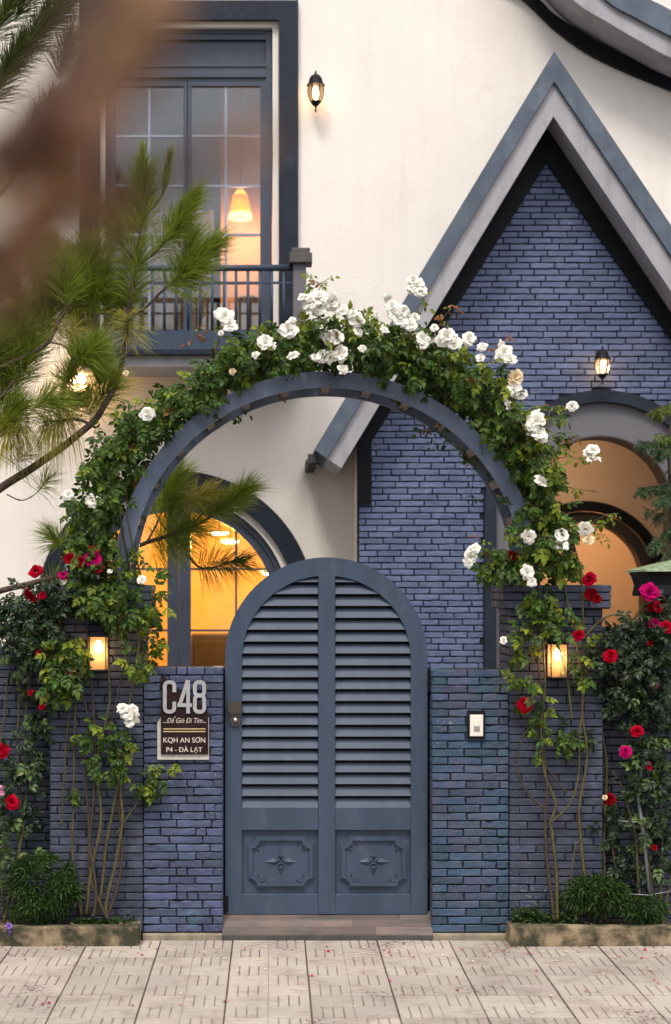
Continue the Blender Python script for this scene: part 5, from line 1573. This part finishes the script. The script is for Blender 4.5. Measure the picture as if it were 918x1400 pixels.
# ------------------------------------------------------------------ pine tree beyond the wall, left
NMUL = 1.75
class Needles:
    def __init__(s): s.V = {}; s.n = {}
    def brush(s, a, b_, n, L, mn, spread=(.35, .9), droop=.18, start=.0, w=.0017):
        a, b_ = Vector(a), Vector(b_)
        t = (b_ - a).normalized(); o1_ = t.orthogonal().normalized(); o2_ = t.cross(o1_)
        lst = s.V.setdefault(mn, [])
        for i in range(int(n * NMUL)):
            u = start + (1 - start) * random.random() ** .8
            an = random.uniform(0, 6.283)
            sp_ = spread[0] + (spread[1] - spread[0]) * (1 - u) + random.gauss(0, .12)
            d1 = (t * math.cos(sp_) + (o1_ * math.cos(an) + o2_ * math.sin(an)) * math.sin(sp_)).normalized()
            Ln = L * random.uniform(.7, 1.1)
            p0 = a.lerp(b_, u) + d1 * .003
            p1 = p0 + d1 * Ln * .5; p2 = p0 + d1 * Ln + Vector((0, 0, -droop * Ln * random.uniform(.3, 1.4)))
            p1.z -= droop * Ln * .18; p2 += rv() * (.07 * Ln)
            um, vm = to_px(p1.x, p1.y, p1.z); ue, ve = to_px(p2.x, p2.y, p2.z)
            if math.hypot(um - 106, vm - 518) < 17 or math.hypot(ue - 106, ve - 518) < 15: continue      # a gap in the sprays
            sd_ = d1.cross(rv()).normalized() * w * random.uniform(.8, 1.3)
            lst.append((p0 - sd_ * .6, p0 + sd_ * .6, p1 + sd_, p1 - sd_, p2))
    def finish(s, parent):
        for mn, lst in s.V.items():
            n = len(lst)
            V = np.array([[tuple(p) for p in it] for it in lst]).reshape(-1, 3)
            Fc = []
            for i in range(n):
                b = i * 5; Fc += [(b, b + 1, b + 2, b + 3), (b + 3, b + 2, b + 4)]
            me = bpy.data.meshes.new('needles'); me.from_pydata((V - V.mean(0)).tolist(), [], Fc); me.materials.append(M[mn]); me.update()
            o = inst('needles', me, Vector(V.mean(0)), parent); o['kind'] = 'stuff'
random.seed(5)
TYP = .95
pine = thing('pine_tree', 'pine tree left of the gate, long-needled branches reaching across the house front', 'tree', (PX(-150, TYP), TYP, .13))
ZT = PZ(-300, TYP)
m = MB(); m.tube([(PX(-150, TYP), TYP, .1), (PX(-148, TYP) + .03, TYP, 1.5), (PX(-152, TYP), TYP + .03, 3.0), (PX(-146, TYP), TYP, ZT)], [.13, .115, .09, .05], 12); m.build('trunk', M['pine_bark'], pine)
nd = Needles()
def limb(pts, r0, r1, mn='pine_bark', name='branch'):
    return cane(pine, pts, r0, r1, mn, name, 8)
limb([(-150, 760, TYP), (-60, 710, .9), (0, 668, .85), (65, 626, .8), (122, 582, .8), (142, 556, .8), (160, 520, .85), (170, 480, .85), (176, 420, .85), (188, 360, .85), (192, 320, .85), (196, 268, .85)], .030, .0075)
limb([(124, 580, .8), (105, 573, .78), (85, 575, .75), (62, 576, .72)], .010, .006)
limb([(172, 440, .85), (200, 420, .84), (222, 398, .83), (245, 378, .82), (256, 360, .82)], .009, .006)
limb([(190, 362, .85), (212, 345, .83), (232, 322, .82), (244, 300, .82)], .0085, .005)
limb([(194, 300, .85), (212, 280, .85), (228, 252, .85), (231, 225, .85)], .006, .004)
limb([(190, 362, .85), (176, 346, .86), (163, 330, .88), (158, 312, .88)], .008, .005)
limb([(-150, 640, TYP), (-60, 560, .8), (-10, 510, .7), (40, 484, .66), (66, 468, .65), (80, 440, .65), (94, 414, .66), (84, 392, .66), (74, 374, .66)], .018, .007)
limb([(66, 468, .65), (86, 472, .62), (100, 482, .6)], .006, .004)
limb([(-150, 850, TYP), (-60, 826, .85), (0, 808, .72), (45, 797, .66), (90, 784, .62), (140, 768, .62), (200, 742, .72), (262, 722, .8), (305, 694, .82), (318, 680, .82)], .023, .007)
limb([(240, 730, .78), (268, 772, .75), (290, 776, .75), (312, 770, .75)], .008, .005)
limb([(-150, 250, TYP), (-60, 180, .9), (0, 110, .9), (40, 60, .9), (70, 30, .9)], .022, .007)
limb([(-150, 330, TYP), (-40, 300, .9), (20, 240, .92), (60, 170, .94)], .018, .006)
limb([(-150, 560, TYP), (-70, 600, .8), (-20, 570, .7), (0, 545, .66), (20, 520, .64)], .014, .007)
limb([(10, 676, .82), (30, 684, .8), (48, 676, .8), (62, 660, .8)], .004, .003)
limb([(130, 770, .62), (108, 758, .62), (88, 748, .62), (76, 738, .62)], .0045, .003)
def Bp(ax_, ay, bx_, by, n, L, y=.8, mn='pine_needle', **kw): nd.brush(P(ax_, ay, y), P(bx_, by, y - .03), n, L, mn, **kw)
# main leader and its side shoots
Bp(192, 320, 197, 245, 420, .26, .85)
Bp(196, 270, 195, 222, 150, .17, .85, 'pine_needle', spread=(.1, .35), droop=.02)
Bp(222, 268, 231, 222, 160, .14, .85, 'pine_needle', spread=(.08, .3), droop=.02)
Bp(228, 330, 258, 280, 420, .25, .82, spread=(.2, .7))
Bp(205, 350, 240, 310, 200, .24, .82, spread=(.5, 1.1))
Bp(240, 385, 284, 342, 480, .26, .82, spread=(.25, .8))
Bp(226, 398, 258, 372, 240, .26, .82, spread=(.5, 1.2))
Bp(246, 384, 262, 330, 200, .24, .82)
Bp(172, 345, 154, 300, 340, .25, .88)
Bp(184, 420, 188, 340, 260, .25, .86, spread=(.6, 1.1))
Bp(174, 470, 176, 430, 130, .22, .85, 'pine_needle_yellow', spread=(.9, 1.9), droop=.5)
Bp(158, 420, 118, 350, 420, .27, .9)
Bp(150, 430, 135, 380, 260, .26, .9, spread=(.5, 1.1))
Bp(140, 470, 105, 430, 200, .24, .92, 'pine_needle_yellow', spread=(.4, 1.1))
Bp(110, 500, 128, 478, 260, .24, .62, spread=(.3, 1.3))
Bp(96, 490, 118, 484, 160, .22, .62, spread=(.6, 1.5))
# left mass
for ax_, ay, bx_, by, n in ((86, 396, 68, 340, 420), (92, 420, 90, 372, 300), (66, 470, 50, 420, 260), (40, 484, 20, 440, 320), (10, 500, 30, 452, 360), (0, 560, 12, 500, 460), (22, 530, 44, 478, 360), (-10, 600, 20, 560, 420), (60, 400, 40, 350, 260), (30, 430, 16, 380, 220), (110, 400, 122, 340, 320), (85, 540, 98, 515, 170), (135, 528, 140, 512, 130), (-30, 520, -5, 470, 300), (40, 560, 70, 545, 200)):
    Bp(ax_, ay, bx_, by, n, .26, .66 + random.uniform(-.05, .25))
for i in range(26):
    bx0, by0 = random.uniform(-20, 150), random.uniform(370, 590)
    if 60 < bx0 < 140 and 490 < by0 < 560: continue
    an_ = random.uniform(-.9, .9)
    Bp(bx0, by0, bx0 + 40 * math.sin(an_), by0 - 40 * math.cos(an_), 200, .25, random.uniform(.75, 1.1), random.choice(['pine_needle', 'pine_needle', 'pine_needle', 'pine_needle_yellow']), spread=(.3, 1.3))
Bp(100, 574, 62, 578, 240, .22, .74, 'pine_needle_yellow', spread=(1.0, 2.0), droop=.9)
Bp(40, 580, 10, 590, 200, .22, .72, 'pine_needle_yellow', spread=(1.0, 1.9), droop=.7)
Bp(80, 470, 100, 450, 160, .22, .72, 'pine_needle_yellow', spread=(.8, 1.6), droop=.4)
Bp(120, 556, 105, 520, 190, .22, .85, 'pine_needle_yellow', spread=(.4, 1.2))
Bp(20, 640, 36, 620, 60, .18, .8, spread=(.6, 1.8))
Bp(50, 672, 64, 656, 70, .17, .8, spread=(.4, 1.5))
Bp(88, 748, 74, 734, 130, .20, .62, spread=(.25, 1.2))
Bp(60, 790, 80, 786, 40, .16, .64, spread=(.8, 1.8))
# branch seen through the arch
Bp(290, 705, 332, 672, 300, .22, .82, spread=(.3, 1.0))
Bp(255, 725, 300, 690, 150, .22, .82, spread=(.5, 1.3))
Bp(205, 742, 262, 720, 240, .24, .8, spread=(.5, 1.5))
Bp(215, 700, 240, 655, 280, .25, .82, spread=(.3, 1.1))
Bp(225, 740, 235, 690, 180, .25, .8, spread=(.3, 1.2))
Bp(210, 760, 250, 745, 120, .22, .8, spread=(.6, 1.6), mn='pine_needle')
Bp(268, 772, 328, 768, 220, .20, .75, 'pine_needle_dark', spread=(.5, 1.5), droop=.25)
Bp(240, 690, 285, 675, 200, .2, .82, 'pine_needle_yellow', spread=(.5, 1.3))
limb([(200, 742, .72), (215, 715, .78), (230, 680, .82)], .007, .004)
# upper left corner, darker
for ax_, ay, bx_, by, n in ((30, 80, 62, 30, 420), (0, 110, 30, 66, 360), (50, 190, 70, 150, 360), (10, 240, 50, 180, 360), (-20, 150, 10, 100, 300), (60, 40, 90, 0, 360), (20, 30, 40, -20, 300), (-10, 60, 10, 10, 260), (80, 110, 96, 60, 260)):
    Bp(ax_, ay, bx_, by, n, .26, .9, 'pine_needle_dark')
nd.finish(pine)

# ------------------------------------------------------------------ drooping young conifer and dark post box, right edge
random.seed(9)
CYD = .85
con = thing('young_conifer', 'feathery young conifer with drooping tiers at the right edge', 'tree', (PX(926, CYD), CYD, .13))
m = MB(); m.tube([(PX(926, CYD), CYD, .1), (PX(922, CYD), CYD, PZ(800, CYD)), (PX(916, CYD), CYD, PZ(660, CYD)), (PX(915, CYD), CYD, PZ(600, CYD)), (PX(922, CYD), CYD, PZ(520, CYD))], [.03, .022, .012, .009, .004], 8); m.build('trunk', M['cane_brown'], con)
nd2 = Needles(); NMUL = 1.0
def frond(pts, mn, n, L=.045):
    cane(con, [(a, b_, y) for a, b_, y in pts], .005, .0022, 'cane_brown', 'branch', 5)
    for i in range(len(pts) - 1):
        a, b_ = P(*pts[i]), P(*pts[i + 1])
        for k in range(n):
            u = random.random(); p = a.lerp(b_, u)
            e = p + Vector((random.gauss(0, .02), random.gauss(0, .03), -random.uniform(.02, .075)))
            nd2.brush(p, e, 22, L * .62, mn, (.5, 1.1), .2, 0, .0022)
frond([(916, 600, .85), (895, 604, .8), (872, 603, .76)], 'conifer_leaf', 26)
frond([(916, 608, .85), (905, 612, .78), (896, 616, .74)], 'conifer_leaf', 20)
frond([(918, 552, .85), (902, 557, .8), (893, 562, .78)], 'conifer_tip', 16)
frond([(918, 600, .85), (908, 594, .8), (900, 593, .78)], 'conifer_tip', 8)
frond([(917, 660, .85), (895, 664, .8), (872, 667, .76)], 'conifer_leaf', 28)
frond([(917, 672, .85), (908, 678, .75), (900, 682, .7)], 'conifer_leaf', 18)
frond([(918, 700, .85), (900, 702, .8), (878, 692, .78)], 'conifer_leaf', 9)
frond([(920, 715, .85), (900, 735, .75), (886, 750, .7)], 'conifer_leaf', 22)
frond([(920, 740, .85), (905, 765, .72), (892, 785, .68)], 'conifer_leaf', 26)
frond([(921, 760, .85), (915, 780, .72), (908, 792, .66)], 'conifer_leaf', 22)
frond([(921, 730, .85), (940, 740, .85), (965, 748, .85)], 'conifer_leaf', 20)
frond([(917, 640, .85), (940, 645, .85), (965, 650, .85)], 'conifer_leaf', 20)
nd2.finish(con)
PBY = .50
pb_ = thing('post_lantern', 'dark post-top box with pale green flared roof under the conifer', 'lantern', (PX(927, PBY), PBY, .13))
qx, qz = (lambda p: PX(p, PBY)), (lambda p: PZ(p, PBY))
cx_ = qx(927)
def ring4(h, z): return [(cx_ - h, PBY - h, z), (cx_ + h, PBY - h, z), (cx_ + h, PBY + h, z), (cx_ - h, PBY + h, z)]
def loft(levels):
    m = MB(); vs = []
    for h, z in levels: vs += ring4(h, z)
    fs = [(k * 4 + i, k * 4 + (i + 1) % 4, k * 4 + 4 + (i + 1) % 4, k * 4 + 4 + i) for k in range(len(levels) - 1) for i in range(4)]
    m.add(vs, fs + [(3, 2, 1, 0), tuple(len(vs) - 4 + i for i in range(4))]); return m
loft([(S(58, PBY), qz(782)), (S(57, PBY), qz(779)), (S(30, PBY), qz(771)), (S(6, PBY), qz(765))]).build('roof', M['pale_green_roof'], pb_)
loft([(S(50, PBY), qz(815)), (S(51, PBY), qz(812)), (S(49, PBY), qz(800)), (S(52, PBY), qz(788)), (S(55, PBY), qz(782.4))]).build('box', M['dark_metal'], pb_)
loft([(S(9, PBY), .1), (S(8, PBY), qz(840)), (S(14, PBY), qz(815.4))]).build('post', M['dark_metal'], pb_)

# ------------------------------------------------------------------ out-of-focus roadside branch close to the camera
random.seed(21)
rb = thing('roadside_tree', 'blurred brown branch with dry leaves hanging close in the upper left', 'tree', (-2.3, -8.25, 0))
m = MB(); m.tube([(-2.3, -8.25, -.05), (-2.26, -8.25, 1.2), (-2.3, -8.22, 2.6), (-2.25, -8.25, 4.5)], [.11, .10, .09, .06], 12); m.build('trunk', M['blur_bark'], rb)
NY = -8.28
def near(pts, r0, r1, first):
    w = [first] + [P(a, b_, y) for a, b_, y in pts]
    m = MB(); k = len(w)
    m.tube(w, [r0 + (r1 - r0) * i / (k - 1) for i in range(k)], 10); return m.build('branch', M['blur_bark'], rb)
near([(-420, 330, NY), (-120, 290, NY), (10, 205, NY), (85, 125, NY), (135, 20, NY), (175, -140, NY)], .018, .010, Vector((-2.27, -8.24, 1.95)))
near([(-120, 380, NY), (0, 345, NY + .03), (100, 285, NY + .03), (220, 240, NY + .03), (380, 178, NY + .03)], .016, .0045, P(-420, 430, NY))
dm = MB()
def near_leaves(px0, py0, px1, py1, n, wpx, size=(.02, .045), y=NY):
    for i in range(n):
        t = random.random()
        px, py = px0 + (px1 - px0) * t + random.gauss(0, wpx), py0 + (py1 - py0) * t + random.gauss(0, wpx)
        c = P(px, py, y + random.uniform(-.03, .04))
        d1 = (Vector((-.5, 0, -.8)) + rv() * .5).normalized() * random.uniform(*size); d2 = d1.cross(rv()).normalized() * d1.length * .3
        dm.add([c - d1 * .2, c + d1 * .4 + d2, c + d1, c + d1 * .4 - d2], [(0, 1, 2, 3)])
near_leaves(240, -50, 165, 100, 36, 15)
near_leaves(165, 100, 75, 270, 40, 14)
near_leaves(75, 270, 0, 380, 30, 15)
near_leaves(60, 325, 370, 185, 12, 8, (.012, .026), NY + .03)
o = dm.build('dry_leaves', M['dry_leaf'], rb); o['kind'] = 'stuff'
